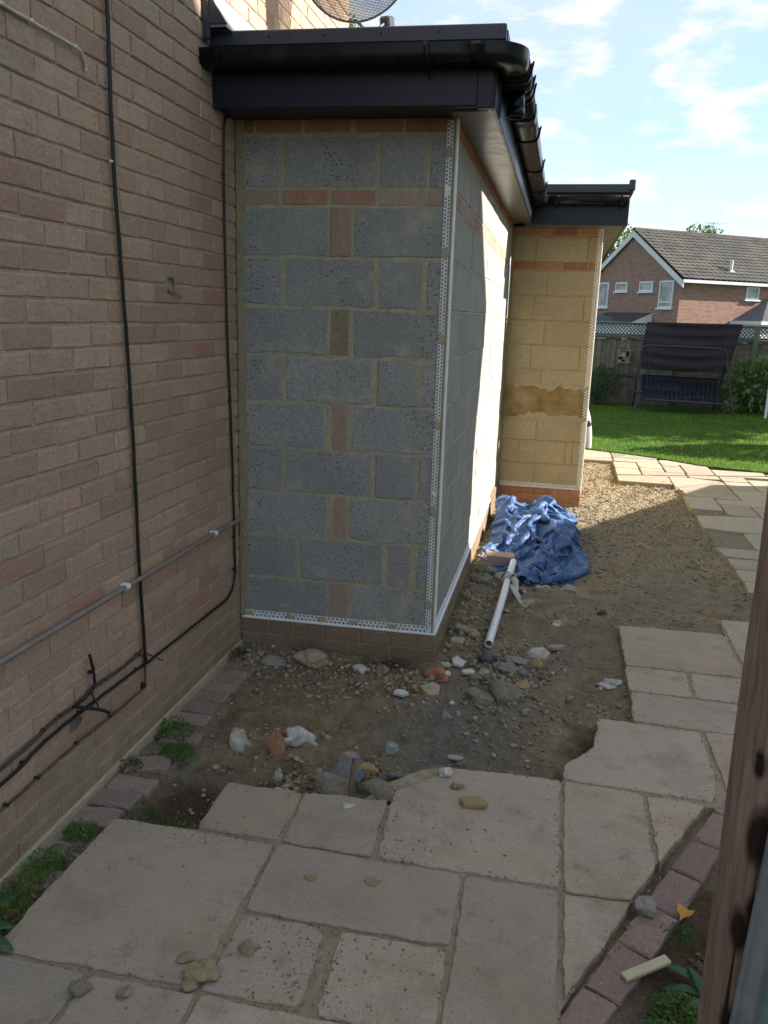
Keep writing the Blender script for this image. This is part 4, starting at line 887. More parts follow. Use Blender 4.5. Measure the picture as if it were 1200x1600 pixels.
STONES = [ # kind, mat, x, y, (sx,sy,sz) full sizes, z offset, rot, name, category, label
 ('r', 'pale', .364, 2.86, .075, .07, .085, 0, 0, 'rubble_lump', 'stone', 'pale rounded rubble lump lying alone left of the red brick shard'),
 ('r', 'red', .530, 2.85, .060, .045, .11, .3, .5, 'brick_shard', 'brick piece', 'red brown brick shard standing on end beside the white lump'),
 ('w', 'white', .600, 2.93, .115, .075, .07, 0, .2, 'mortar_lump', 'stone', 'knobbly whitish lump next to the upright red brick shard'),
 ('r', 'pale', .591, 2.675, .040, .035, .095, 0, .2, 'rubble_lump', 'stone', 'narrow buff stone standing upright below the white lump'),
 ('r', 'buff', .652, 2.585, .075, .045, .04, .0, .1, 'rubble_lump', 'stone', 'flat buff stone wedged at the edge of the small square slab'),
 ('s', 'slate', .855, 2.775, .21, .12, .018, .45, .25, 'slate_piece', 'slate', 'large blue grey slate piece poking out behind the mortar chunk'),
 ('r', 'dusty', .83, 2.66, .19, .10, .115, .2, .1, 'mortar_chunk', 'rubble', 'long muddy mortar chunk in front of the blue grey slate'),
 ('r', 'dusty', .985, 2.66, .15, .10, .11, .2, -.3, 'mortar_chunk', 'rubble', 'muddy mortar chunk at the right of the twig by the slab edge'),
 ('r', 'pink', .985, 2.605, .075, .05, .06, .0, .3, 'brick_lump', 'brick piece', 'pinkish square brick lump at the broken slab edge'),
 ('r', 'pale', .913, 2.49, .07, .05, .05, .0, .4, 'rubble_lump', 'stone', 'light grey angular lump lying on the slab near the twig'),
 ('r', 'pale', .944, 2.515, .022, .025, .05, .1, .7, 'rubble_chip', 'stone', 'small pale chip leaning on the light grey lump'),
 ('r', 'grey', .836, 2.845, .085, .05, .045, .3, .1, 'rubble_lump', 'stone', 'grey stone resting just behind the blue grey slate'),
 ('r', 'ochre', .916, 2.80, .07, .05, .055, .2, .2, 'ochre_stone', 'stone', 'orange tan stone at the right end of the slate piece'),
 ('r', 'blue', .984, 2.97, .048, .04, .055, 0, .5, 'pale_blue_stone', 'stone', 'pale blue grey stone alone on the grit above the slate'),
 ('s', 'slate', 1.03, 2.80, .08, .045, .01, .2, .3, 'slate_flake', 'slate', 'thin dark slate flake right of the orange tan stone'),
 ('r', 'buff', 1.13, 2.735, .21, .055, .06, .1, .62, 'mortar_strip', 'rubble', 'long buff mortar strip along the chipped corner of the big slab'),
 ('r', 'dusty', 1.19, 2.815, .07, .05, .05, .1, .6, 'mortar_chunk', 'rubble', 'small muddy chunk at the top end of the long mortar strip'),
 ('s', 'white', .925, 3.46, .095, .06, .016, .0, .0, 'white_shard', 'shard', 'leaf shaped white shard lying alone on the soil left of the corner'),
 ('s', 'tan', 1.05, 3.55, .125, .13, .02, .2, .5, 'sandstone_flake', 'stone', 'flat tan sandstone flake in front of the red brick fragment'),
 ('r', 'red', 1.052, 3.70, .105, .075, .075, 0, .3, 'brick_fragment', 'brick piece', 'rounded red brick fragment at the foot of the extension corner'),
 ('s', 'white', 1.150, 3.86, .08, .09, .014, .4, .4, 'white_shard', 'shard', 'big white tile shard tilted right of the extension corner'),
 ('s', 'white', 1.105, 3.735, .04, .045, .014, .3, .1, 'white_shard', 'shard', 'small upright white tile shard beside the red brick fragment'),
 ('s', 'white', 1.205, 3.77, .07, .045, .014, .2, .2, 'white_shard', 'shard', 'narrow white tile shard nearest the grey cobbles'),
 ('s', 'pale', 1.085, 3.82, .075, .05, .014, .2, .1, 'grey_shard', 'shard', 'pale grey tile shard between red brick fragment and big white shard'),
 ('c', 'dark', 1.288, 3.94, .095, .08, .07, 0, .2, 'dark_cobble', 'stone', 'dark blue grey cobble below the open end of the white pipe'),
 ('s', 'pale', 1.545, 4.07, .14, .12, .045, .3, .1, 'stone_block', 'stone', 'pale squarish stone slab piece right of the cobbles'),
 ('s', 'buff', 1.625, 4.22, .12, .05, .02, .1, .4, 'stone_flake', 'stone', 'thin pale flake behind the squarish stone slab piece'),
 ('c', 'ochre', 1.533, 3.945, .072, .06, .055, 0, .1, 'brown_cobble', 'stone', 'round brown cobble in front of the squarish stone slab piece'),
 ('c', 'dusty', 1.385, 3.58, .165, .15, .10, -.2, .2, 'boulder', 'stone', 'largest dust covered grey boulder half sunk in front of the cobbles'),
 ('c', 'dusty', 1.285, 3.52, .13, .13, .06, -.2, .2, 'boulder', 'stone', 'low earth covered mound stone left of the largest boulder'),
 ('c', 'grey', 1.44, 3.95, .145, .075, .05, 0, .15, 'flat_cobble', 'stone', 'long flat grey cobble behind the reddish cobble cluster'),
 ('c', 'grey', 1.392, 3.83, .10, .07, .055, 0, .1, 'cobble', 'stone', 'rounded mid grey cobble just in front of the long flat one'),
 ('c', 'ochre', 1.472, 3.68, .065, .055, .05, 0, .1, 'cobble', 'stone', 'orange brown cobble right of the largest boulder'),
 ('c', 'pale', 1.28, 3.80, .05, .045, .045, 0, .1, 'cobble', 'stone', 'cream cobble between white shards and grey cobbles'),
 ('r', 'grey', 1.154, 3.30, .045, .04, .035, 0, .1, 'rubble_lump', 'stone', 'grey angular stone on the grit in front of the sandstone flake'),
 ('s', 'blue', 1.243, 2.96, .075, .04, .006, .0, .1, 'plastic_shard', 'shard', 'thin pale blue plastic shard on grit above the big slab'),
 ('s', 'white', 1.165, 3.44, .03, .03, .01, .3, .1, 'white_chip', 'shard', 'tiny white chip on the grey grit below the sandstone flake'),
 ('w', 'white', 1.895, 3.84, .085, .05, .045, 0, .1, 'paper_scrap', 'litter', 'crumpled white scrap on soil left of the row of slabs'),
 ('s', 'ochre', 1.350, 2.615, .115, .075, .018, .35, .1, 'sandstone_flake', 'stone', 'ochre stone flake lying on the chipped big slab'),
 ('r', 'clod', 1.277, 2.705, .045, .03, .025, .35, .1, 'clod', 'clod', 'small tan clod behind the ochre flake on the slab'),
 ('r', 'white', 1.229, 2.775, .042, .032, .038, .35, .1, 'white_stone', 'stone', 'small white stone at the top corner of the chipped big slab'),
 ('r', 'clod', .827, 1.775, .048, .036, .03, .35, .3, 'clod', 'clod', 'roundish earth clod alone on the slab right of the largest slab'),
 ('r', 'clod', .675, 1.70, .060, .03, .02, .35, .2, 'clod', 'clod', 'long flat earth clod near the lower corner of the largest slab'),
 ('r', 'clod', .735, 1.662, .078, .062, .035, .35, .2, 'clod', 'clod', 'biggest crumbly earth clod on the slab joint crossing'),
 ('r', 'clod', .725, 1.618, .040, .028, .022, .35, .2, 'clod', 'clod', 'small earth clod just in front of the biggest clod'),
 ('r', 'dusty', .469, 1.535, .050, .036, .035, .35, .2, 'clod', 'clod', 'dark stony clod on the bottom left slab joint'),
 ('r', 'clod', .578, 1.555, .032, .028, .028, .35, .2, 'clod', 'clod', 'brown clod standing on the slab at the bottom'),
 ('r', 'grey', 1.897, 2.205, .058, .05, .045, .35, .2, 'grey_stone', 'stone', 'grey stone at the slab point against the purple edging'),
 ('s', 'clod', 1.091, 2.12, .06, .05, .006, .35, .2, 'mortar_splat', 'splat', 'dried mortar splat, right of two on the middle slab'),
 ('s', 'clod', .905, 2.09, .055, .035, .006, .35, .2, 'mortar_splat', 'splat', 'dried mortar splat, left of two on the middle slab'),
 ('s', 'buff', 1.120, 4.26, .12, .06, .02, .3, -.5, 'tile_shard', 'shard', 'brown flat tile shard leaning by the plinth, left of the pair'),
 ('s', 'buff', 1.175, 4.25, .12, .06, .02, .3, -.7, 'tile_shard', 'shard', 'brown flat tile shard by the plinth, right of the pair'),
 ('s', 'buff', 1.110, 4.10, .09, .07, .02, .2, .1, 'tile_shard', 'shard', 'brown flat tile shard lying below the leaning pair'),
 ('r', 'dusty', 1.142, 5.15, .115, .10, .09, .2, .1, 'mortar_chunk', 'rubble', 'angular mortar chunk by the plinth left of the white pipe'),
 ('c', 'dark', 1.385, 5.06, .07, .065, .065, .1, .1, 'grey_cobble', 'stone', 'round grey cobble touching the right side of the white pipe'),
 ('r', 'buff', 1.30, 5.40, .16, .09, .06, .0, .1, 'brick_lump', 'brick piece', 'rounded pinkish lump at the far end of the white pipe'),
 ('r', 'dusty', 1.15, 5.38, .14, .12, .09, .1, .1, 'mortar_chunk', 'rubble', 'crumbling mortar chunk on the rubble bank behind the angular one'),
 ('r', 'buff', 1.42, 4.86, .11, .08, .05, .1, .1, 'rubble_lump', 'stone', 'buff lump right of the white pipe under the plastic strips'),
 ('r', 'buff', 1.53, 5.22, .10, .07, .05, .0, .1, 'rubble_lump', 'stone', 'buff lump below the hanging tip of the blue tarpaulin'),
 ('r', 'buff', 1.70, 5.28, .09, .07, .04, .0, .1, 'rubble_lump', 'stone', 'buff stone right of the tip of the blue tarpaulin'),
 ('r', 'dark', 1.90, 4.86, .05, .045, .035, .0, .1, 'dark_stone', 'stone', 'small black stone alone on the soil right of the pipe'),
 ('r', 'pale', 1.63, 4.62, .06, .05, .03, .0, .1, 'rubble_lump', 'stone', 'small pale stone on open soil between pipe and slabs'),
 ('r', 'grey', .25, 3.62, .12, .09, .06, .0, .1, 'rubble_lump', 'stone', 'grey rubble lump against the plinth by the house wall corner'),
 ('r', 'buff', .44, 3.66, .14, .09, .08, .0, .1, 'rubble_lump', 'stone', 'largest buff rubble lump banked against the plinth'),
 ('c', 'pale', .70, 3.62, .085, .06, .055, .0, .1, 'pale_cobble', 'stone', 'smooth pale oval cobble in front of the plinth middle'),
 ('c', 'dusty', .80, 3.64, .07, .06, .05, .0, .1, 'dusty_cobble', 'stone', 'greenish cobble right of the smooth pale oval one'),
]
for k, (kd, mk, x, y, sx, sy, sz, zo, rz, nm, cat, lab) in enumerate(STONES):
    base = .026 if zo == .35 else gz(x, y)
    if kd == 'r': me = rock_mesh(nm, SM[mk], 100+k, sx*.64, sy*.64, sz*.64, .42, 3); z = base+sz*.22; rot = (random.uniform(-.2, .2), random.uniform(-.2, .2), rz)
    elif kd == 'w': me = rock_mesh(nm, SM[mk], 100+k, sx*.6, sy*.6, sz*.6, .8, 3, angular=False); z = base+sz*.25; rot = (0, .1, rz)
    elif kd == 'c': me = rock_mesh(nm, SM[mk], 100+k, sx*.58, sy*.58, sz*.58, .22, 3, angular=True); z = base+sz*.15; rot = (.1, .1, rz)
    else:
        me = shard_mesh(nm, SM[mk], 100+k, sx, sy, max(sz, .006), 5 if 'white' in nm or mk == 'tan' else 6); z = base+(.001 if zo == .35 else .012); rot = (zo*.8 if zo != .35 else random.uniform(-.02, .02), random.uniform(-.08, .08) if zo != .35 else 0, rz)
    o = inst(nm, me, (x, y, z), rot); tag(o, lab, cat, 'rubble and stones on the plot')
# gravel: real pebbles, thousands, joined
_t = (1+5**.5)/2
ICO = np.array([(-1, _t, 0), (1, _t, 0), (-1, -_t, 0), (1, -_t, 0), (0, -1, _t), (0, 1, _t), (0, -1, -_t), (0, 1, -_t), (_t, 0, -1), (_t, 0, 1), (-_t, 0, -1), (-_t, 0, 1)])/math.sqrt(1+_t*_t)
ICF = np.array([(0, 11, 5), (0, 5, 1), (0, 1, 7), (0, 7, 10), (0, 10, 11), (1, 5, 9), (5, 11, 4), (11, 10, 2), (10, 7, 6), (7, 1, 8), (3, 9, 4), (3, 4, 2), (3, 2, 6), (3, 6, 8), (3, 8, 9), (4, 9, 5), (2, 4, 11), (6, 2, 10), (8, 6, 7), (9, 8, 1)])
def pebbles(name, n, samp, smin, smax, m, label, pw=3.0, z=None, sink=.2):
    x, y = samp(n); n = len(x); s = (smin+(smax-smin)*RNG.random(n)**pw)/2
    A = RNG.uniform(.6, 1.25, (n, 3)); A[:, 2] *= .62
    jit = RNG.uniform(.58, 1.25, (n, 12, 1)); P = ICO[None]*jit*A[:, None, :]*s[:, None, None]
    a = RNG.uniform(0, 6.28, n); t = RNG.normal(0, .35, n)
    c, s_ = np.cos(t)[:, None], np.sin(t)[:, None]; P = np.stack([P[..., 0], P[..., 1]*c-P[..., 2]*s_, P[..., 1]*s_+P[..., 2]*c], -1)
    c, s_ = np.cos(a)[:, None], np.sin(a)[:, None]; P = np.stack([P[..., 0]*c-P[..., 1]*s_, P[..., 0]*s_+P[..., 1]*c, P[..., 2]], -1)
    zz = soil_h(x, y) if z is None else z(x, y)
    P += np.stack([x, y, zz+s*(.45-sink)], -1)[:, None, :]
    F = (ICF[None]+12*np.arange(n)[:, None, None]).reshape(-1, 3)
    o = inst(name, np_mesh(name, P.reshape(-1, 3), F, m)); tag(o, label, name.replace('_', ' '), kind='stuff'); return o
def in_soil(x, y):
    ok = (x > .02) & (x < 3.3)
    ok &= ~((y < 2.22) & (x > .17)) & ~((y < 2.53) & (x > .47)) & ~((x > 1.06) & (y < 2.83)) & ~((x > 1.68) & (y < 3.42)) & ~((x > 1.97) & (y < 4.6)) & ~((x > 2.55) & (y < 4.87))
    ok &= ~((y > 3.79) & (x < 1.03) & (y < 8.0)) & ~((y > 7.9) & (x < 1.83))
    ok &= ~((x > 2.87) & (y > 5.4) & (y < 7.7) & ~((y > 7.2) & (x < 2.9))) & ~((x > 2.87) & (y > 8.0)) & ~((y > 9.2) & (x > 2.27)) & (y < 10.5)
    return ok
def samp_soil(n):
    x = RNG.uniform(.02, 3.0, n); y = 2.2+6.4*RNG.random(n)**1.25; d = fbm(x*2.3, y*2.3, 4, 9)
    k = in_soil(x, y) & (RNG.random(n) < np.clip(.45+2.6*d, .08, 1)); return x[k], y[k]
pebbles('gravel', 42000, samp_soil, .003, .034, M['gravel'], 'loose brown stones and grit scattered over the bare soil', 5)
def samp_bank(n):
    x = RNG.uniform(.05, 1.05, n); y = 3.70-np.abs(RNG.normal(0, .16, n)); k = in_soil(x, y); x2 = 1.05+np.abs(RNG.normal(0, .12, n)); y2 = RNG.uniform(3.9, 5.9, n)
    k2 = in_soil(x2, y2); return np.concatenate([x[k], x2[k2]]), np.concatenate([y[k], y2[k2]])
pebbles('rubble', 950, samp_bank, .006, .042, M['gravel'], 'broken rubble banked along the foot of the extension walls', 2.5)
def samp_cob(n):
    x = RNG.normal(1.40, .12, n); y = RNG.normal(3.72, .22, n); k = in_soil(x, y) & (x > 1.12); return x[k], y[k]
pebbles('cobble_gravel', 620, samp_cob, .008, .040, M['gravel_grey'], 'grey pebbles heaped round the boulders in front of the extension corner', 1.8)
def samp_grit(n):
    x = RNG.normal(1.18, .22, n); y = RNG.normal(3.1, .28, n); k = in_soil(x, y); return x[k], y[k]
pebbles('grit', 9000, samp_grit, .002, .009, M['gravel_grey'], 'fine grey grit spilled in front of the extension corner', 3)
def samp_far(n):
    x = RNG.uniform(1.05, 3.2, n); y = 5.6+4.9*RNG.random(n); k = in_soil(x, y) & (RNG.random(n) < np.clip((y-5.4)/2.5, .1, 1)); return x[k], y[k]
pebbles('buff_gravel', 24000, samp_far, .008, .030, M['gravel_buff'], 'sunlit buff gravel between the rear pier and the paved path', 3)
def flakes(name, n, samp, smin, smax, m, label):
    x, y = samp(n); b = MB(); rg = random.Random(9)
    for xx, yy in zip(x, y):
        k = rg.choice((4, 5, 5, 6)); r = rg.uniform(smin, smax)*rg.uniform(.6, 1); a0 = rg.uniform(0, 6.28); q = MB()
        q.prism([(r*math.cos(a0+6.283*i/k+rg.uniform(-.3, .3))*rg.uniform(.7, 1.15), r*.7*math.sin(a0+6.283*i/k+rg.uniform(-.3, .3))*rg.uniform(.7, 1.15)) for i in range(k)], 0, rg.uniform(.15, .45)*r)
        Mx = Matrix.Translation((xx, yy, gz(xx, yy)+.002)) @ Euler((rg.gauss(0, .3), rg.gauss(0, .3), 0)).to_matrix().to_4x4(); b.add([Mx @ Vector(v) for v in q.V], q.F)
    o = b.obj(name, m); tag(o, label, name.replace('_', ' '), kind='stuff'); return o
flakes('broken_flakes', 420, samp_soil, .008, .030, M['gravel'], 'flat broken flakes of stone and mortar strewn over the soil')
def samp_bed(n):
    q = RNG.random(n); x = 1.86+.50*q+np.abs(RNG.normal(0, .08, n)); y = 1.74+.95*q+RNG.normal(0, .03, n); return x, y
M['litter'] = stone_mat('leaf_litter', [(0, (.05, .032, .02)), (.5, (.11, .075, .045)), (.85, (.19, .13, .075)), (1, (.30, .22, .13))])
flakes('leaf_litter', 380, samp_bed, .004, .017, M['litter'], 'brown leaf litter and crumbs on the dark soil beside the timber post')
def samp_edge(n):
    x = RNG.uniform(.62, 1.25, n); y = 2.66+.07*RNG.normal(0, 1, n)+.18*np.clip(x-1.0, 0, 1); k = in_soil(x, y) & (y > 2.50); return x[k], y[k]
pebbles('edge_rubble', 520, samp_edge, .006, .045, M['gravel'], 'mortar crumbs and rubble in the hollow along the broken slab edge', 2.2)
def samp_joint(n):
    X = []; Y = []
    for pl in SLABS:
        k = len(pl)
        for i in range(k):
            a = Vector(pl[i]); b_ = Vector(pl[(i+1) % k]); m_ = int((b_-a).length*150)
            for _ in range(m_):
                q = a.lerp(b_, random.random()); w_ = .012 if random.random() < .75 else .05; X.append(q.x+random.gauss(0, w_)); Y.append(q.y+random.gauss(0, w_))
    for _ in range(n):
        X.append(random.choice([random.gauss(1.03, .05), random.gauss(1.02, .12), random.gauss(1.1, .25)])); Y.append(random.choice([random.uniform(1.6, 1.95), random.gauss(2.3, .2), random.uniform(1.5, 2.5)]))
    for _ in range(260): X.append(random.gauss(.55, .10)); Y.append(random.gauss(2.225, .03))
    for _ in range(300): q = random.random(); X.append(1.67+.5*q+random.gauss(0, .05)); Y.append(1.8+1.0*q+random.gauss(0, .05))
    return np.array(X), np.array(Y)
pebbles('slab_grit', 2400, samp_joint, .0016, .010, M['gravel'], 'grit and crumbs strewn over the slabs and along their joints', 3, z=lambda x, y: np.full(len(x), .025))
# ------------------------------------------------------------------ brick, pipe, strips by the tarpaulin
o = inst('loose_brick', brick_mesh('loose_brick', .20, .075, .12, M['pink_brick'], 77, .003, .006), (1.225, 5.60, .045), (0, 0, .06)); tag(o, 'loose buff brick half under the edge of the blue tarpaulin', 'brick')
p0, p1 = Vector((1.275, 4.10, .03)), Vector((1.322, 5.52, .075))
b = MB(); t_ = (p1-p0).normalized()
b.tube([p0, p0.lerp(p1, .3), p0.lerp(p1, .6), p1], .0225, 20, False); b.tube([p0, p1], .0185, 20, False)
nn = 20; 
o = tag(b.obj('waste_pipe', M['white_plastic'], None, True), 'white plastic waste pipe lying on the rubble with its open end towards us', 'pipe')
b = MB(); a = t_.cross(Vector((0, 0, 1))).normalized(); c = a.cross(t_)
V = [p0+(a*math.cos(2*math.pi*i/20)+c*math.sin(2*math.pi*i/20))*r for r in (.0225, .0185) for i in range(20)]; b.add(V, [(i, (i+1) % 20, 20+(i+1) % 20, 20+i) for i in range(20)]); b.obj('pipe_rim', M['white_plastic'], o)
b = MB(); q0 = p0+t_*.12; V = [q0+(a*math.cos(2*math.pi*i/20)+c*math.sin(2*math.pi*i/20))*.0184 for i in range(20)]; b.add(V, [tuple(range(20))]); b.obj('pipe_shade_disc', plain('dark_inside', (.01, .01, .012), .9, .1), o)  # near-black disc painted in for the shade inside the open pipe
def strip(pts, w, name, m, label, cat):
    b = MB(); P = [Vector(p) for p in pts]; V = []
    for i, p in enumerate(P):
        d = (P[min(i+1, len(P)-1)]-P[max(i-1, 0)]).normalized(); s = d.cross(Vector((0, 0, 1))).normalized()*w*(.7+.3*math.sin(i*2)); V += [p-s, p+s]
    b.add(V, [(2*i, 2*i+1, 2*i+3, 2*i+2) for i in range(len(P)-1)]); o = b.obj(name, m, None, True); o.modifiers.new('t', 'SOLIDIFY').thickness = .004; return tag(o, label, cat)
mplas = plain('dusty_plastic', (.50, .48, .43), .5, .3, var=.2)
strip([(1.325, 5.16, .10), (1.36, 5.06, .085), (1.375, 4.96, .05), (1.40, 4.88, .035)], .022, 'plastic_strip', mplas, 'pale curled plastic strip draped over the right of the white pipe', 'plastic strip')
strip([(1.335, 4.98, .085), (1.375, 4.90, .05), (1.41, 4.80, .03)], .016, 'plastic_strip', mplas, 'narrow pale plastic strip lying just below the curled one', 'plastic strip')
strip([(1.27, 5.10, .06), (1.32, 5.14, .115), (1.37, 5.17, .085)], .03, 'pipe_collar', mplas, 'broken dusty collar wrapped across the white pipe', 'collar')
b = MB().tube(wiggle([(.90, 2.60, -.01), (.895, 2.64, .05), (.888, 2.69, .072), (.885, 2.71, .08)], .001, 4, 4), [.0085]*4+[.008]*4+[.006]*5, 7)
tag(b.obj('twig', plain('bark_red', (.16, .10, .06), .9, .1, var=.4, bump=.4), None, True), 'stubby brown twig leaning on the mortar chunks', 'twig')
# ------------------------------------------------------------------ tarpaulin: cloth relaxed over a small heap
def heap(x, y):
    h = soil_h(x, y)
    for cx_, cy_, sx, sy, hh in ((1.52, 6.75, .26, .42, .25), (1.17, 7.00, .12, .22, .21), (1.30, 6.30, .16, .28, .15), (1.62, 6.2, .16, .25, .17), (1.48, 5.75, .15, .22, .09)):
        h = h+hh*np.exp(-((x-cx_)/sx)**2-((y-cy_)/sy)**2)
    return h
def make_tarp():
    rg = np.random.default_rng(11); nu, nv = 58, 104
    u, v = np.meshgrid(np.linspace(0, 1, nu), np.linspace(0, 1, nv))
    yy = np.array([5.27, 5.45, 5.75, 6.2, 6.7, 7.1, 7.45]); xa = np.array([1.39, 1.28, 1.10, 1.15, 1.14, 1.12, 1.17]); xb = np.array([1.52, 1.70, 1.80, 1.78, 1.70, 1.63, 1.53])
    y = 5.30+2.02*v+.22*fbm(u*4, v*5, 3, 3)*np.sin(np.pi*v)+.10*(u-.5)*(1-v); X0 = np.interp(y, yy, xa); X1 = np.interp(y, yy, xb)
    x = X0+(X1-X0)*(u+.18*fbm(u*4, v*6, 3, 7)*np.sin(np.pi*u))
    z = heap(x, y)+.03+.26*np.abs(fbm(u*4.0+v*2, v*7-u*2, 2, 1))+.05*sum(np.abs(((u*math.cos(a_)*f_+v*math.sin(a_)*f_*1.4+.5*fbm(u*3, v*3, 2, int(f_))) % 1)-.5)*2-.5 for a_, f_ in ((.3, 3.1), (1.2, 4.3), (2.2, 5.2), (2.8, 3.7), (1.7, 7.1)))+.06*np.abs(np.sin((u*3.2+v*2.1+1.2*fbm(u*3, v*3, 2, 5))*np.pi))*np.sin(np.pi*np.clip(u*1.05, 0, 1))
    P = np.stack([x, y, z], -1); rest = .0235; Q = P.copy()
    cons = [(0, 1, rest, 1.), (1, 0, rest, 1.), (1, 1, rest*2**.5, .5), (1, -1, rest*2**.5, .5), (0, 2, rest*2, .05), (2, 0, rest*2, .05)]
    def sl(di, dj, par):
        if dj >= 0: A = (slice(0, nv-di), slice(0, nu-dj)); B = (slice(di, nv), slice(dj, nu))
        else: A = (slice(0, nv-di), slice(-dj, nu)); B = (slice(di, nv), slice(0, nu+dj))
        return A, B
    for it in range(110):
        vel = (P-Q)*.93; Q = P.copy(); P = P+vel; P[..., 2] -= 9.8*.006**2*2.2
        for _ in range(7):
            for di, dj, L, k in cons:
                A, B = sl(di, dj, 0); d = P[B]-P[A]; l = np.linalg.norm(d, axis=-1, keepdims=True)+1e-9; c = d*((l-L)/l)*.5*k*.55
                corr = np.zeros_like(P); corr[A] += c; corr[B] -= c; P = P+corr
            P[..., 0] = np.maximum(P[..., 0], 1.04)
            g_ = heap(P[..., 0], P[..., 1])+.006; low = P[..., 2] < g_
            P[..., 2] = np.where(low, g_, P[..., 2])
            P[..., :2] = np.where(low[..., None], P[..., :2]*.35+Q[..., :2]*.65, P[..., :2])
            P[..., 1] = np.minimum(P[..., 1], 7.82)
    def up(A):
        B = np.empty((A.shape[0]*2-1, A.shape[1], 3)); B[::2] = A; B[1::2] = (A[1:]+A[:-1])/2
        C = np.empty((B.shape[0], B.shape[1]*2-1, 3)); C[:, ::2] = B; C[:, 1::2] = (B[:, 1:]+B[:, :-1])/2; return C
    P = up(up(P)); nv, nu = P.shape[:2]
    N_ = np.cross(np.gradient(P, axis=1), np.gradient(P, axis=0)); N_ /= np.linalg.norm(N_, axis=-1, keepdims=True)+1e-9
    u, v = np.meshgrid(np.linspace(0, 1.65, nu), np.linspace(0, 2.2, nv)); D_ = 0; rs = np.random.default_rng(5)
    for f_, a_ in ((1.9, .030), (3.3, .010), (7.5, .003), (15, .0012)):
        for q in range(2):
            th = rs.uniform(0, np.pi); w_ = .22*fbm(u*f_*.7, v*f_*.7, 3, q+int(f_)); ph = (u*np.cos(th)+v*np.sin(th)+w_*1.6)*f_
            D_ = D_+a_*(np.abs((ph % 1)-.5)*2-.5)*np.clip(.5+2.5*fbm(u*f_*.5, v*f_*.5, 2, q+9), 0, 1.2)
    P = P+N_*D_[..., None]; P[..., 2] = np.maximum(P[..., 2], soil_h(P[..., 0], P[..., 1])+.004); P[..., 0] = np.maximum(P[..., 0], 1.035)
    i = np.arange((nv-1)*(nu-1)); r = i//(nu-1); c = i % (nu-1); a = r*nu+c
    return P.reshape(-1, 3), np.stack([a, a+1, a+nu+1, a+nu], -1)
t = NT('tarpaulin')
nz = t.noise(6, 5, .65); sh = t.noise(2.2, 3)
c = t.mix(t.ramp(nz, [(.35, 0), (.7, 1)]), (.032, .082, .215), (.065, .14, .30)); c = t.mix(t.ramp(t.noise(14, 6, .7), [(.50, 0), (.70, .65)]), c, (.23, .26, .29))
wv = t.new('ShaderNodeTexWave'); wv.inputs['Scale'].default_value = 60; wv.inputs['Distortion'].default_value = 2; t.l(t.pos(), wv.inputs[0])
t.bump(wv.outputs['Fac'], .12, .002); dv = t.new('ShaderNodeVectorMath'); dv.operation = 'ADD'; t.l(t.pos(), dv.inputs[0]); nv_ = t.new('ShaderNodeTexNoise'); nv_.inputs['Scale'].default_value = 5; t.l(t.pos(), nv_.inputs['Vector']); sc2 = t.new('ShaderNodeVectorMath'); sc2.operation = 'SCALE'; sc2.inputs['Scale'].default_value = .12; t.l(nv_.outputs['Color'], sc2.inputs[0]); t.l(sc2.outputs[0], dv.inputs[1])
t.bump(t.voro(9, dv.outputs[0], 'DISTANCE_TO_EDGE'), .3, .02); t.bump(t.voro(24, dv.outputs[0], 'DISTANCE_TO_EDGE'), .25, .01); t.bump(t.noise(50, 4, .7), .3, .005)
M['tarp'] = t.set(c, t.math('MULTIPLY_ADD', nz, .25, .42), .3)
V, F = make_tarp()
o = inst('tarpaulin', np_mesh('tarpaulin', V, F, M['tarp'], True)); o.modifiers.new('t', 'SOLIDIFY').thickness = .0015
tag(o, 'crumpled blue plastic tarpaulin heaped against the extension wall', 'tarpaulin')
# ------------------------------------------------------------------ plants close by
LEAF2 = [(0, 0, 0), (-.5, .45, .06), (0, 1, -.04), (.5, .45, .06), (0, .5, -.03)]
def leaf_cards(P, Dirs, size, w=.5, droop=.3):
    """leaf shaped pairs of quads: P (n,3) base, Dirs (n,3)"""
    n = len(P); D = Dirs/np.linalg.norm(Dirs, axis=1, keepdims=True); ref = RNG.normal(0, 1, (n, 3)); S = np.cross(D, ref); S /= np.linalg.norm(S, axis=1, keepdims=True)+1e-9; U = np.cross(S, D)
    L = np.asarray(size).reshape(-1, 1)*np.ones((n, 1))
    base = P; tip = P+D*L-np.array([0, 0, 1])*L*droop*.5; mid = P+D*L*.5
    a = mid-S*L*w*.5+U*L*.08; b = mid+S*L*w*.5+U*L*.08
    V = np.stack([base, a, tip, b], 1).reshape(-1, 3); i = 4*np.arange(n)[:, None]
    return V, np.concatenate([i+np.array([[0, 1, 2]]), i+np.array([[0, 2, 3]])])
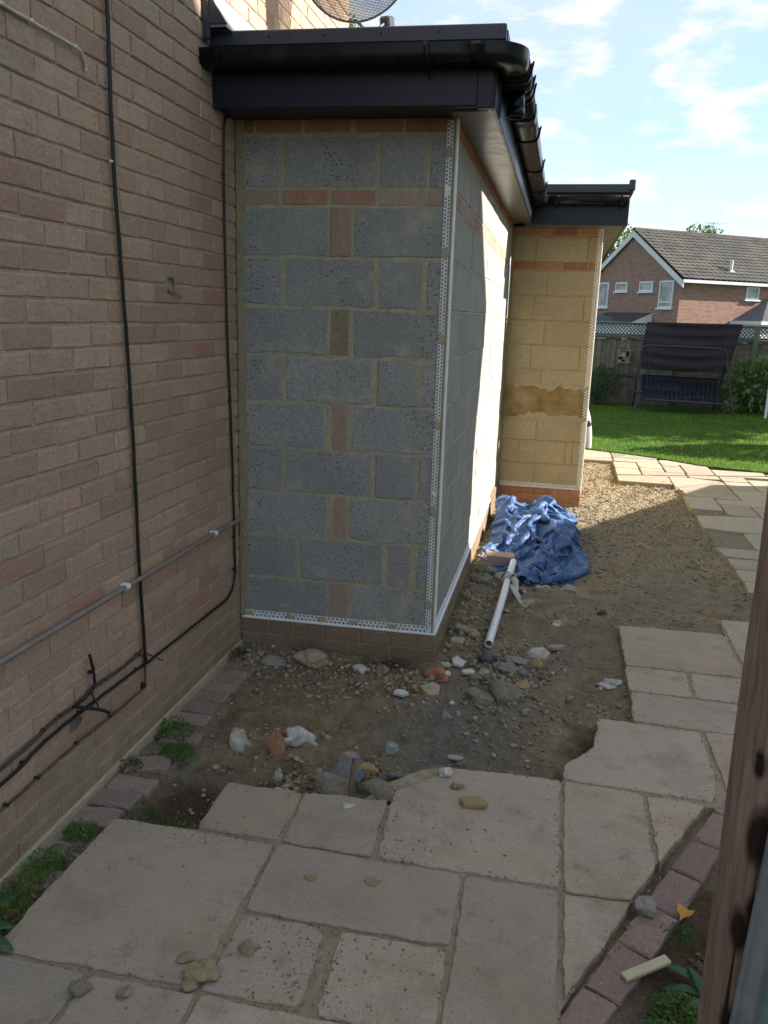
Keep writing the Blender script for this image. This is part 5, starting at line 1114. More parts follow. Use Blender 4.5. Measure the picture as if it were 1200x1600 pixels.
def weed(x, y, r, h, n, size, m, label, z0=None, spread=1.0, cat='weed', grp='weeds along the house wall', w=.55, stems=7):
    z0 = gz(x, y) if z0 is None else z0; n = int(n*1.3); size *= .72
    o = empty('weed', (x, y, z0), label, cat, grp)
    a = RNG.uniform(0, 6.28, n); rr = r*np.sqrt(RNG.random(n)); px, py = x+np.cos(a)*rr, y+np.sin(a)*rr*.9; pz = z0+h*(1-(rr/r)**2*.7)*RNG.uniform(.15, 1, n)
    D = np.stack([np.cos(a)*spread, np.sin(a)*spread, RNG.uniform(-.2, .9, n)], -1)+RNG.normal(0, .35, (n, 3))
    px = np.maximum(px, .014)
    V, F = leaf_cards(np.stack([px, py, pz], -1), D, size*RNG.uniform(.5, 1.25, n), w); V[:, 0] = np.maximum(V[:, 0], .006)
    inst('foliage', np_mesh('foliage', V, F, m), parent=o)
    b = MB(); rg = random.Random(int(x*1000))
    for _ in range(stems):
        t_ = rg.uniform(0, 6.28); b.tube([(x, y, z0-.01), (max(.01, x+math.cos(t_)*r*.4), y+math.sin(t_)*r*.4, z0+h*.55), (max(.01, x+math.cos(t_)*r*.8), y+math.sin(t_)*r*.8, z0+h*.8)], [.002, .0016, .001], 5)
    b.obj('stem', m, o); return o
weed(.075, 2.86, .075, .085, 260, .028, M['weed'], 'leafy green weed by the wall, the farther of the lush pair')
weed(.165, 2.70, .065, .06, 220, .026, M['weed'], 'leafy green weed on the border bricks, the nearer of the lush pair')
weed(.045, 2.55, .05, .05, 110, .018, M['moss'], 'low green sprig between wall and border bricks beside the pale paver')
weed(.255, 2.26, .075, .04, 260, .014, M['moss'], 'mat of small green leaves at the top edge of the largest slab', z0=-.005)
weed(.37, 2.245, .085, .03, 240, .012, M['moss'], 'thin green strip of leaves along the top edge of the largest slab', z0=-.005)
weed(.075, 2.17, .06, .055, 160, .024, M['weed'], 'green tuft beside the border bricks level with the largest slab')
weed(.125, 2.06, .045, .045, 100, .02, M['dry_weed'], 'yellowing sprig between border bricks and largest slab')
weed(.055, 1.98, .07, .07, 220, .022, M['weed'], 'bushy green weed at the foot of the wall by the largest slab')
weed(.06, 1.84, .08, .075, 240, .026, M['dry_weed'], 'dry yellow green weed clump at the left picture edge')
weed(.105, 1.72, .06, .08, 170, .024, M['dry_weed'], 'yellowest weed tuft by the corner of the largest slab')
weed(.045, 3.63, .06, .04, 120, .02, M['moss'], 'small dark weed in the corner of house and extension')
def tuft(x, y, r, h, n, label, z0=None, w=.0022, m='grass'):
    o = blades(n, (x-r, x+r), (y-r, y+r), h*.5, h, w, 'grass_tuft', M[m], lambda a, b: (a-x)**2+(b-y)**2 < r*r, gz(x, y) if z0 is None else z0, .8); return tag(o, label, 'grass tuft', 'grass tufts in the gaps')
for k_, (tx, ty, lb) in enumerate(((.06, 1.93, 'straggly grass tuft between the bushy weed and the dry clump by the wall'), (.10, 1.78, 'long straggly grass tuft in the dry weeds at the left picture edge'), (.13, 1.90, 'short grass tuft against the left side of the largest slab'), (.11, 2.13, 'grass tuft among the border bricks at the slab corner'))): tuft(tx, ty, .05, .075, 70, lb, -.002, .0016)
tuft(1.30, 2.90, .05, .03, 60, 'small grass tuft behind the white stone at the big slab')
tuft(1.44, 2.885, .06, .035, 70, 'small grass tuft at the middle of the big slab top edge')
tuft(1.80, 2.05, .035, .035, 20, 'wispy grass tuft between the purple edging and the pointed slab', .015)
tuft(.30, 1.985, .02, .02, 8, 'tiny seedling on the largest slab', .024)
tuft(2.36, 11.0, .09, .04, 90, 'grass growing in the path joint by the lawn corner', .01)
tuft(2.80, 9.30, .08, .04, 80, 'grass at the notch of the sunlit path slabs', .0)
tuft(2.62, 10.2, .06, .04, 60, 'grass in the long joint of the sunlit path', .0)
def big_leaf(parent, p, d, L, W, m, curl=.25, name='leaf'):
    P = Vector(p); D = Vector(d).normalized(); S = D.cross(Vector((0, 0, 1))).normalized(); U = S.cross(D); V = []; n = 8
    for i in range(n+1):
        t_ = i/n; w_ = W*.5*math.sin(math.pi*min(1, t_*.94+.04))**.75; c = P+D*(L*t_)+U*(L*(.10*math.sin(t_*3)-curl*t_*t_))
        V += [c-S*w_+U*w_*.35, c, c+S*w_+U*w_*.35]
    F = []
    for i in range(n):
        for k in range(2): F.append((i*3+k, i*3+k+1, i*3+k+4, i*3+k+3))
    o = inst(name, mesh_from(name, V, F, m, True), parent=parent); o.modifiers.new('t', 'SOLIDIFY').thickness = .001; return o
o = empty('dock_plant', (.10, 1.60, 0), 'broad leaved plant cut off by the left picture edge beside the slabs', 'plant')
for k, (p, d, L, W) in enumerate([((.10, 1.62, .05), (.8, .25, .35), .10, .042), ((.11, 1.60, .04), (.9, .1, .15), .11, .046), ((.08, 1.66, .05), (.5, .6, .5), .12, .05), ((.10, 1.56, .03), (.8, -.3, .4), .12, .05)]): big_leaf(o, p, d, L, W, M['broad_leaf'])
o = empty('broadleaf_plant', (2.01, 1.90, 0), 'plant with long grey green leaves at the foot of the timber post', 'plant')
for k, (p, d, L, W) in enumerate([((2.03, 1.96, .0), (-.9, .45, .35), 0.116, 0.028), ((2.03, 1.93, .0), (-.95, .05, .25), 0.109, 0.025), ((2.03, 1.92, .0), (-.3, .8, .6), 0.088, 0.025), ((2.04, 1.90, .0), (-.6, -.4, .5), 0.088, 0.025)]): big_leaf(o, p, d, L, W, M['broad_leaf'], .35)
weed(1.955, 1.845, .07, .06, 420, .018, M['weed'], 'feathery green fern like weed at the foot of the post', z0=.0, grp='weeds by the timber post')
weed(1.99, 2.14, .05, .04, 160, .014, M['moss'], 'low green weed beside the yellow fallen leaf', z0=.0, grp='weeds by the timber post')
weed(1.90, 1.76, .05, .05, 200, .02, M['weed'], 'green weed clump lowest beside the timber post', z0=.0, grp='weeds by the timber post')
b = MB(); pts = [(0, 0), (.018, .004), (.026, .018), (.020, .034), (.006, .040), (0, .055), (-.006, .040), (-.020, .034), (-.026, .018), (-.018, .004)]
V = [(x, y, .004+.25*abs(x)+.01*math.sin(y*90)) for x, y in pts]+[(0, .02, .001)]; b.add(V, [(i, (i+1) % 10, 10) for i in range(10)])
o = b.obj('fallen_leaf', plain('leaf_yellow', (.52, .26, .05), .6, .3, var=.15), None, loc=(2.03, 2.235, .022), rot=(.1, .05, 2.6)); o.modifiers.new('t', 'SOLIDIFY').thickness = .001; tag(o, 'single yellow orange fallen leaf beside the timber post', 'leaf')
o = MB().box(-.075, .075, -.014, .014, 0, .012, .002).obj('wood_offcut', plain('pale_wood', (.50, .44, .30), .8, .2, var=.15), None, loc=(1.885, 1.965, .024), rot=(.05, -.06, .62)); tag(o, 'pale flat wood offcut lying across the edging and soil', 'wood offcut')
# ------------------------------------------------------------------ timber post and metal sheet
t = NT('weathered_timber')
n = t.noise(1, 7, .72, t.pos((26, 26, 2.2)), .9); n2 = t.noise(7, 6, .68); fine = t.noise(1, 5, .7, t.pos((150, 150, 9)), .2)
c = t.ramp(n, [(.30, (.17, .115, .10)), (.46, (.34, .24, .21)), (.60, (.43, .32, .28)), (.78, (.54, .43, .38))])
c = t.mix(t.ramp(n2, [(.42, 0), (.66, .75)]), c, (.27, .23, .19)); c = t.mix(t.ramp(fine, [(.34, .5), (.52, 0)]), c, (.13, .09, .08))
ck = t.noise(1, 3, .5, t.pos((60, 60, .9)), .3); c = t.mix(t.ramp(ck, [(.33, .95), (.38, 0)]), c, (.03, .022, .018))
for kx, ky, kz, kr in ((1.855, 1.09, 1.02, .020), (1.87, 1.085, .985, .014), (1.845, 1.10, .86, .016), (1.862, 1.09, .905, .010), (1.85, 1.095, .70, .017), (1.835, 1.11, .60, .010), (1.86, 1.09, 1.22, .013), (1.84, 1.105, 1.13, .010), (1.836, 1.10, .78, .008)):
    dd_ = t.new('ShaderNodeVectorMath'); dd_.operation = 'DISTANCE'; t.l(t.pos((1, 1, .55)), dd_.inputs[0]); dd_.inputs[1].default_value = (kx, ky, kz*.55)
    dq = t.math('ADD', dd_.outputs['Value'], t.math('MULTIPLY_ADD', n2, .030, -.015))
    c = t.mix(t.ramp(t.math('DIVIDE', dq, kr*2.2), [(.42, .95), (.75, 0)]), c, (.022, .016, .013))
t.bump(n, .8, .008); t.bump(fine, .5, .003); t.bump(n2, .4, .008); M['timber'] = t.set(c, .88, .15)
po = empty('timber_post', (1.87, 1.15, 0), 'dark weathered square timber post rising past the right picture edge', 'post')
bm = bmesh.new(); V = []; F = []; nz = 40; per = []
for i in range(nz+1):
    z = -.3+2.15*i/nz
    for k in range(16):
        a = 2*math.pi*(k+.5)/16; cx_, cy_ = math.cos(a), math.sin(a); s = 1/max(abs(cx_), abs(cy_)); q = .88 if s > 1.3 else 1
        wob = 1+.05*(float(vnoise(np.array(k*1.7), np.array(z*5.0)))-.5)
        lx, ly = .05*cx_*s*q*wob, .05*cy_*s*q*wob; ca_, sa_ = math.cos(.42), math.sin(.42); V.append((1.881+lx*ca_-ly*sa_+.004*math.sin(z*3), 1.150+lx*sa_+ly*ca_, z))
for i in range(nz):
    for k in range(16): l = (k+1) % 16; F.append((i*16+k, i*16+l, (i+1)*16+l, (i+1)*16+k))
F.append(tuple(nz*16+k for k in range(16))); inst('shaft', mesh_from('shaft', V, F, M['timber'], False), parent=po)
bm.free()
t = NT('galvanised'); n = t.voro(26, out='Color'); sc_ = t.new('ShaderNodeSeparateColor'); t.l(n, sc_.inputs[0]); n2 = t.noise(5, 5, .6)
c = t.mix(sc_.outputs[0], (.36, .45, .54), (.46, .55, .64)); c = t.mix(t.ramp(n2, [(.45, 0), (.8, .6)]), c, (.20, .23, .27)); t.bump(t.noise(50, 3), .1, .002)
M['galv'] = t.set(c, .36, .5, .75)
V = []; F = []; prof_ = []; x = 0.0
for i in range(100):
    u = i/99*.62; y = -.012+.014*math.cos(u/.060*2*math.pi)
    if u < .018: y += -.0
    prof_.append((u, y))
for zi, z in enumerate((-.05, .4, .9, 1.4)):
    for u, y in prof_: V.append((1.822+u+.035*max(z, 0), 1.070+y-.25*u, z))
n_ = len(prof_)
for zi in range(3):
    for i in range(n_-1): F.append((zi*n_+i, zi*n_+i+1, (zi+1)*n_+i+1, (zi+1)*n_+i))
ms = empty('metal_sheet', (2.1, 1.05, 0), 'blue grey corrugated metal sheet fixed to the near side of the timber post', 'metal sheet')
o = inst('sheet', mesh_from('sheet', V, F, M['galv'], True), parent=ms); o.modifiers.new('t', 'SOLIDIFY').thickness = .0015
b = MB()
for z in (.12, .55, 1.0):
    for u in (.09, .24): b.tube([(1.822+u+.035*z, 1.052-.25*u, z), (1.822+u+.035*z, 1.044-.25*u, z)], [.006, .004], 8)
b.obj('fixing_screw', M['galv'], ms)
# ------------------------------------------------------------------ back fence
FYB = 18.25
fen = empty('back_fence', (4, FYB, 0), 'weathered board fence with green trellis top across the end of the garden', 'fence')
mplank = [plain('fence_board_%d' % k, c, .9, .15, var=.3, scale=9, bump=.4) for k, c in enumerate([(.20, .17, .125), (.23, .20, .15), (.18, .155, .115)])]
mtrel = plain('fence_green', (.10, .125, .10), .8, .2, var=.25); mpost = plain('fence_post', (.17, .19, .165), .85, .2, var=.25)
mrail = plain('fence_rail', (.13, .125, .10), .85, .2, var=.25)
pl = [bpy.data.meshes.new('p') for _ in range(3)]
for k in range(3):
    b = MB(); b.add([(-.058, .006, 0), (.050, -.012, 0), (.050, .010, 0), (-.058, .010, 0), (-.058, .006, 1.40), (.050, -.012, 1.40), (.050, .010, 1.40), (-.058, .010, 1.40)], [(0, 1, 5, 4), (1, 2, 6, 5), (2, 3, 7, 6), (3, 0, 4, 7), (4, 5, 6, 7)]); pl[k] = mesh_from('plank', b.V, b.F, mplank[k])
rest = MB()
for i in range(-120, 150):
    x = 4+i*.1
    if 1.9 < x < 6.6: inst('plank', pl[i % 3], (x, FYB, -.02+random.uniform(-.01, .008)), (0, 0, 0), (1, 1, 1), fen)
    else: rest.add([v.co+Vector((x, FYB, 0)) for v in pl[0].vertices], [tuple(f.vertices) for f in pl[0].polygons])
o = rest.obj('boards', mplank[0], fen); o['kind'] = 'stuff'
for z in (.64, 1.41): MB().box(-8, 18.8, FYB-.055, FYB-.020, z-.028, z+.028, .003).obj('rail', mrail, fen)
for x in (-1.6, .2, 2.0, 3.78, 5.39, 7.2, 9.0): MB().box(x-.05, x+.05, FYB-.13, FYB-.06, -.1, 1.72, .006).obj('fence_post', mpost, fen)
MB().box(-8, 18.8, FYB-.03, FYB+.01, 1.675, 1.715, .003).obj('trellis_rail', mtrel, fen)
MB().box(-8, 18.8, FYB-.03, FYB+.01, 1.44, 1.475, .003).obj('trellis_rail', mtrel, fen)
b = MB(); x = 1.2
while x < 8:
    for s, yo in ((1, -.016), (-1, -.006)):
        b.box(-.155, .155, -.004, .004, -.009, .009, M=Matrix.Translation((x, FYB+yo, 1.575)) @ Matrix.Rotation(s*math.radians(45), 4, 'Y'))
    x += .075
o = b.obj('trellis_laths', mtrel, fen); o['kind'] = 'stuff'
# bird feeder house hung on the fence
bf = empty('bird_feeder', (2.82, 18.05, .9), 'small wooden insect house with pitched wire roof hung on the fence', 'insect house')
mw = plain('feeder_wood', (.34, .27, .20), .85, .2, var=.3); ml = plain('feeder_light', (.42, .38, .31), .8, .2); mdk = plain('feeder_dark', (.03, .025, .02), .9, .1)
b = MB(); b.box(2.69, 2.95, 18.05, 18.12, .885, .905); b.box(2.69, 2.71, 18.05, 18.12, .905, 1.13); b.box(2.93, 2.95, 18.05, 18.12, .905, 1.13); b.box(2.71, 2.93, 18.05, 18.12, 1.01, 1.025); b.box(2.69, 2.95, 18.05, 18.12, 1.13, 1.145); b.obj('frame', mw, bf)
for i, (x0, x1, z0, z1, m_) in enumerate([(2.712, 2.78, .907, .95, ml), (2.785, 2.85, .907, .955, mdk), (2.855, 2.928, .907, 1.0, mw), (2.712, 2.80, .955, 1.008, mdk), (2.805, 2.85, .958, 1.0, ml), (2.712, 2.77, 1.027, 1.12, mw), (2.775, 2.86, 1.027, 1.10, ml), (2.865, 2.928, 1.03, 1.125, mdk)]): MB().box(x0, x1, 18.06, 18.10, z0, z1, .003).obj('cell', m_, bf)
MB().tube([(2.69, 18.085, 1.145), (2.82, 18.085, 1.30), (2.95, 18.085, 1.145)], .006, 6).tube([(2.72, 18.085, 1.16), (2.80, 18.085, 1.56)], .004, 5).tube([(2.92, 18.085, 1.16), (2.80, 18.085, 1.56)], .004, 5).obj('hanger', ml, bf)
# ------------------------------------------------------------------ swing seat
sw = empty('swing_seat', (3.85, 17, .03), 'dark garden swing seat with brown fabric canopy against the fence', 'swing seat')
mf = plain('swing_frame', (.035, .038, .042), .45, .4, .2); mcan = plain('canopy_cloth', (.032, .025, .027), .8, .2, var=.2, scale=5, bump=.1); mmesh = plain('mesh_seat', (.040, .050, .068), .7, .2, var=.25, scale=20)
V = []; F = []; n1, n2 = 40, 28
for j in range(n2+1):
    for i in range(n1+1):
        u, v = i/n1, j/n2; x0 = 3.00+(3.155-3.00)*v; x1 = 4.66+(4.93-4.66)*v
        z = .86+(1.735-.86)*v-.03*math.sin(math.pi*u)*(1-v)+.02*u*(v-.5); y = 16.75+.55*v+.035*math.sin(v*29+1.6*math.sin(u*3))*(.4+.6*math.sin(math.pi*u))*1.1
        V.append((x0+(x1-x0)*u, y, z))
for j in range(n2):
    for i in range(n1): a = j*(n1+1)+i; F.append((a, a+1, a+n1+2, a+n1+1))
o = inst('canopy', mesh_from('canopy', V, F, mcan, True), parent=sw); o.modifiers.new('t', 'SOLIDIFY').thickness = .004
o = MB().tube([(3.03, 16.62, .95), (3.03, 16.62, 1.18), (3.07, 16.62, 1.27), (3.16, 16.62, 1.30), (4.45, 16.62, 1.285), (4.55, 16.62, 1.25), (4.59, 16.62, 1.17), (4.60, 16.62, .95)], .019, 10).obj('top_bar', mf, sw, True)
for (x0, y0, x1, y1) in ((3.03, 16.62, 2.99, 16.30), (3.03, 16.62, 3.06, 17.6), (4.60, 16.62, 4.80, 16.35), (4.60, 16.62, 4.62, 17.6)):
    MB().tube([(x0, y0, 1.05), (x1, y1, .02)], .019, 10).obj('leg', mf, sw, True)
MB().tube([(2.97, 16.35, .42), (3.03, 17.4, .40)], .014, 8).tube([(2.96, 16.30, .44), (3.10, 16.30, .44)], .02, 8).obj('side_brace', mf, sw, True)
for x in (3.20, 4.52): MB().tube([(x, 16.62, 1.28), (x, 16.66, .70), (x, 16.70, .28)], .011, 8).obj('hanger', mf, sw, True)
for x in (3.20, 4.52): MB().tube([(x, 16.60, 1.31), (x, 16.60, 1.24)], .024, 8).obj('hook_cap', mf, sw, True)
b = MB(); b.tube([(3.16, 16.62, .27), (4.60, 16.62, .25)], .018, 8); b.tube([(3.16, 17.15, .24), (4.60, 17.15, .22)], .018, 8); b.tube([(3.16, 16.62, .27), (3.16, 17.15, .24), (3.16, 17.35, .70)], .016, 8); b.tube([(4.60, 16.62, .25), (4.60, 17.15, .22), (4.60, 17.35, .68)], .016, 8); b.tube([(3.16, 17.35, .70), (4.60, 17.35, .68)], .016, 8); b.obj('seat_frame', mf, sw, True)
def webbing(name, p0, pu, pv, nu, nv, w):
    b = MB(); p0, pu, pv = Vector(p0), Vector(pu), Vector(pv)
    for i in range(nu):
        c = p0+pu*((i+.5)/nu); h = pu.normalized()*w/2; nrm = pu.cross(pv).normalized()*.002
        b.add([c-h+nrm, c+h+nrm, c+h+pv+nrm, c-h+pv+nrm], [(0, 1, 2, 3)])
    for j in range(nv):
        c = p0+pv*((j+.5)/nv); h = pv.normalized()*w/2
        b.add([c-h, c+h, c+h+pu, c-h+pu], [(0, 1, 2, 3)])
    o = b.obj(name, mmesh, sw); o.modifiers.new('t', 'SOLIDIFY').thickness = .002; return o
webbing('backrest', (3.17, 17.16, .25), (1.42, 0, -.02), (0, .19, .43), 17, 7, .066)
webbing('seat', (3.17, 16.63, .265), (1.42, 0, -.02), (0, .51, -.03), 20, 7, .052)
b = MB(); x = 3.0
while x < 4.7:
    for s in (1, -1): b.tube([(x, 16.72, .06), (x+s*.14, 16.72, .20)], .003, 4)
    x += .07
o = b.obj('wire_underseat', mf, sw)
# ------------------------------------------------------------------ shrubs
def crown_pts(c, r, n, seed, shell=.55, gaps=.0):
    rg = np.random.default_rng(seed); d = rg.normal(0, 1, (n, 3)); d /= np.linalg.norm(d, axis=1, keepdims=True)
    th = np.arctan2(d[:, 1], d[:, 0]); q = 1+.55*fbm(th*2.2+seed, d[:, 2]*2.4+seed, 4, seed % 9)
    rad = (shell+(1-shell)*rg.random(n)**.6)*q; P = d*rad[:, None]*np.array(r)+np.array(c)
    if gaps: k = fbm(P[:, 0]*gaps+seed, (P[:, 2]+P[:, 1]*.7)*gaps, 3, 4) > -.10; P, d = P[k], d[k]
    return P, d
def shrub(name, c, r, n, size, m, label, seed, w=.5, stems=6, twigs=0, cat='shrub'):
    o = empty(name, (c[0], c[1], 0.02), label, cat); P, d = crown_pts(c, r, n, seed, .45, 2.2/max(r[0], .3)*.8)
    k = P[:, 2] > .06; P, d = P[k], d[k]
    V, F = leaf_cards(P, d+RNG.normal(0, .6, d.shape)+np.array([0, -.2, -.1]), size*RNG.uniform(.6, 1.2, len(P)), w); inst('foliage', np_mesh('foliage', V, F, m), parent=o)
    rg = random.Random(seed)
    for i in range(stems):
        t_ = rg.uniform(0, 6.28); b = MB(); b.tube([(c[0]+math.cos(t_)*.04, c[1]+math.sin(t_)*.04, 0), (c[0]+math.cos(t_)*r[0]*.35, c[1]+math.sin(t_)*r[1]*.35, c[2]*.8), (c[0]+math.cos(t_)*r[0]*.7, c[1]+math.sin(t_)*r[1]*.7, c[2]*1.2)], [.018, .012, .005], 6); b.obj('stem', M['bark'], o)
    if twigs:
        b = MB()
        for i in range(twigs):
            x = c[0]+r[0]*rg.uniform(.2, .9); b.tube([(x-.15, c[1]-.1, .1), (x, c[1]-.2, .35), (x+rg.uniform(.0, .30), c[1]-.25, .42+rg.uniform(.05, .30))], [.006, .004, .002], 4)
            b.tube([(x, c[1]-.2, .35), (x+rg.uniform(-.1, .2), c[1]-.3, .6)], [.003, .0015], 4)
        b.obj('bare_twigs', M['twig'], o)
    return o
shrub('evergreen_shrub', (2.38, 17.65, .47), (.42, .35, .36), 2600, .055, M['shrub'], 'dark evergreen shrub with bare twigs on its right, left of the swing seat', 21, twigs=34)
shrub('variegated_shrub', (5.42, 17.45, .60), (.66, .5, .52), 2400, .135, M['variegated'], 'large leaved green shrub right of the swing seat', 22, .5)
shrub('low_shrub', (4.80, 17.1, .22), (.18, .15, .16), 240, .09, M['variegated'], 'low pale leaved plant between the swing leg and the big shrub', 23, .5, 3)
b = MB(); b.box(5.365, 5.41, 16.52, 16.565, -.1, .62, .004); b.box(5.355, 5.42, 16.51, 16.575, .62, .64, .003)
tag(b.obj('white_post', M['white_plastic']), 'low white post at the right picture edge before the big shrub', 'post')
# bag leaning behind the pier
sk = empty('compost_sack', (1.93, 11.45, 0), 'grey and white plastic sack just showing beside the rear pier', 'sack')
V = []; F = []; nz = 14
for i in range(nz+1):
    t_ = i/nz; z = .02+.56*t_; wx = .095*(1+.10*math.sin(t_*5))*(1-.35*max(0, t_-.75)/.25); wy = .07*(1-.75*max(0, t_-.7)/.3)
    for k in range(16): a = 2*math.pi*k/16; V.append((1.945+wx*math.copysign(abs(math.cos(a))**.6, math.cos(a))-.05*t_, 11.47+wy*math.sin(a)+.02*t_, z))
for i in range(nz):
    for k in range(16): l = (k+1) % 16; F.append((i*16+k, i*16+l, (i+1)*16+l, (i+1)*16+k))
F.append(tuple(nz*16+k for k in range(16)))
inst('body', mesh_from('body', V, F, plain('sack_white', (.45, .48, .50), .4, .5, var=.2), True), parent=sk)
MB().box(1.80, 2.01, 11.39, 11.55, .32, .40, .02).obj('printed_band', plain('sack_dark', (.04, .05, .05), .5, .4), sk)
# ------------------------------------------------------------------ far house
K = Vector((6.47, 39.31, 0)); E_ = Vector((.836, .549, 0)).normalized(); G_ = Vector((-.549, .836, 0)).normalized()
HM = Matrix(((E_.x, G_.x, 0, K.x), (E_.y, G_.y, 0, K.y), (0, 0, 1, 0), (0, 0, 0, 1)))     # local: x along the eave, y along the gable
fh = empty('far_house', tuple(K), 'red brown brick house with white bargeboards and mossy tiled roof beyond the fence', 'house')
def far_brick():
    t = NT('far_brick'); x = t.new('ShaderNodeTexCoord').outputs['Object']; mp = t.new('ShaderNodeMapping'); t.l(x, mp.inputs[0])
    sp = t.new('ShaderNodeSeparateXYZ'); t.l(mp.outputs[0], sp.inputs[0]); cb_ = t.new('ShaderNodeCombineXYZ'); t.l(t.math('ADD', sp.outputs[0], sp.outputs[1]), cb_.inputs[0]); t.l(sp.outputs[2], cb_.inputs[1])
    br = t.new('ShaderNodeTexBrick'); t.l(cb_.outputs[0], br.inputs['Vector']); br.inputs['Scale'].default_value = 1; br.inputs['Brick Width'].default_value = .225; br.inputs['Row Height'].default_value = .075; br.inputs['Mortar Size'].default_value = .010; br.inputs['Bias'].default_value = -.25
    br.inputs['Color1'].default_value = (.33, .19, .15, 1); br.inputs['Color2'].default_value = (.17, .105, .09, 1); br.inputs['Mortar'].default_value = (.27, .19, .15, 1)
    c = t.mix(t.ramp(t.noise(1.2, 4), [(.4, 0), (.7, .35)]), br.outputs['Color'], (.28, .16, .12)); t.bump(br.outputs['Fac'], -.4, .01); return t.set(c, .9, .1)
M['far_brick'] = far_brick()
def hobj(b, name, m, parent, smooth=False):
    me = mesh_from(name, b.V, b.F, m, smooth); o = bpy.data.objects.new(name, me); COL.objects.link(o); o.parent = parent
    o.matrix_parent_inverse = Matrix.Translation(-WL[parent.name]) if parent == fh else Matrix.Identity(4)
    o.matrix_basis = HM if parent == fh else Matrix.Identity(4); WL[o.name] = Vector((0, 0, 0)); return o
GW = 7.0; EV = 3.66; AP = 5.95; LEN = 11
b = MB(); b.add([(0, 0, -2), (0, GW, -2), (0, GW, EV), (0, GW/2, AP-.12), (0, 0, EV), (LEN, 0, -2), (LEN, GW, -2), (LEN, GW, EV), (LEN, GW/2, AP-.12), (LEN, 0, EV)], [(0, 4, 3, 2, 1), (5, 6, 7, 8, 9), (0, 5, 9, 4), (1, 2, 7, 6)]); hobj(b, 'wall', M['far_brick'], fh)
mt = NT('far_tile'); nz_ = mt.noise(1.3, 5, .6); c = mt.mix(mt.rnd(), (.055, .052, .05), (.085, .08, .074)); c = mt.mix(mt.ramp(nz_, [(.40, 0), (.62, .8)]), c, (.11, .103, .082)); c = mt.mix(mt.ramp(mt.noise(.45, 3), [(.5, 0), (.66, .6)]), c, (.07, .07, .075)); mt.bump(mt.noise(30, 3), .4, .01); M['far_tile'] = mt.set(c, .9, .15)
b = MB(); b.add([(-.12, -.28, EV-.03), (LEN, -.28, EV-.03), (LEN, GW/2, AP), (-.12, GW/2, AP), (-.12, GW+.28, EV-.03), (LEN, GW+.28, EV-.03)], [(0, 1, 2, 3), (3, 2, 5, 4)]); rf = hobj(b, 'roof', M['far_tile'], fh)
b = MB(); sl = Vector((0, GW/2+.28, AP-EV+.03)); sn = Vector((0, -sl.z, sl.y)).normalized(); sl_n = sl.normalized(); rows = 15; cols = 37
for r in range(rows):
    for k in range(cols):
        u0 = -.14+k*.30+(.0); o_ = Vector((u0, -.30, EV-.02))+sl*(r/rows); w_ = .30; h_ = sl.length/rows*1.12
        V = []
        for (du, hh) in ((0, .016), (.05, .034), (.11, .044), (.17, .034), (.22, .018), (.30, .016)):
            for e_, th in ((0, .035), (1, .0)): p_ = o_+Vector((du, 0, 0))+sl_n*(h_*e_)+sn*(hh+th+.012); V.append(p_)
        V += [V[2*q]-sn*.05 for q in range(6)]
        F = [(2*q, 2*q+2, 2*q+3, 2*q+1) for q in range(5)]+[(12+q, 13+q, 2*q+2, 2*q) for q in range(5)]
        b.add(V, F)
o = hobj(b, 'roof_tiles', M['far_tile'], fh); o['kind'] = 'stuff'
b = MB(); b.tube([(-.12, GW/2, AP+.04), (LEN, GW/2, AP+.04)], .10, 8); hobj(b, 'ridge', M['far_tile'], fh)
mwh = plain('far_white', (.62, .63, .65), .6, .3, var=.08, scale=3)
for s in (0, 1):
    b = MB(); y0 = -.30 if s == 0 else GW+.30; a = Vector((-.15, y0, EV-.12)); c_ = Vector((-.15, GW/2, AP-.02)); dn = Vector((0, 0, -.27))
    b.add([a, c_, c_+dn, a+dn, a+Vector((.05, 0, 0)), c_+Vector((.05, 0, 0)), c_+dn+Vector((.05, 0, 0)), a+dn+Vector((.05, 0, 0))], [(0, 1, 2, 3), (4, 7, 6, 5), (0, 4, 5, 1), (3, 2, 6, 7), (0, 3, 7, 4)]); hobj(b, 'bargeboard', mwh, fh)
b = MB(); b.box(-.15, LEN, -.33, -.27, EV-.17, EV-.04); hobj(b, 'eaves_gutter', mwh, fh)
b = MB(); b.box(-.10, LEN, -.27, .0, EV-.17, EV-.14); hobj(b, 'eaves_soffit', mwh, fh)
mgl = NT('far_glass'); gx = mgl.noise(2.2, 3); M['far_glass'] = mgl.set(mgl.mix(mgl.ramp(gx, [(.4, 0), (.6, 1)]), (.10, .14, .15), (.24, .30, .31)), .06, .6)
def fwin(face, a0, a1, z0, z1, trans=None):
    f = .075; P = lambda a, z, d: (-d, a, z) if face == 'g' else (a, -d, z)
    def bx(b, a0, a1, z0, z1, d0, d1):
        V = [P(a, z, d) for d in (d0, d1) for z in (z0, z1) for a in (a0, a1)]; b.add(V, [(4, 5, 7, 6), (0, 2, 3, 1), (0, 1, 5, 4), (2, 6, 7, 3), (0, 4, 6, 2), (1, 3, 7, 5)])
    b = MB(); bx(b, a0, a1, z0, z0+f, 0, .05); bx(b, a0, a1, z1-f, z1, 0, .05); bx(b, a0, a0+f, z0+f, z1-f, 0, .05); bx(b, a1-f, a1, z0+f, z1-f, 0, .05)
    if trans: bx(b, a0+f, a1-f, trans-.03, trans+.03, 0, .05)
    w_ = hobj(b, 'window', mwh, fh)
    b = MB(); bx(b, a0+f, a1-f, z0+f, z1-f, .004, .012); hobj(b, 'pane', M['far_glass'], w_)
    b = MB(); bx(b, a0-.08, a1+.08, z0-.07, z0-.001, 0, .10); hobj(b, 'sill', mwh, w_)
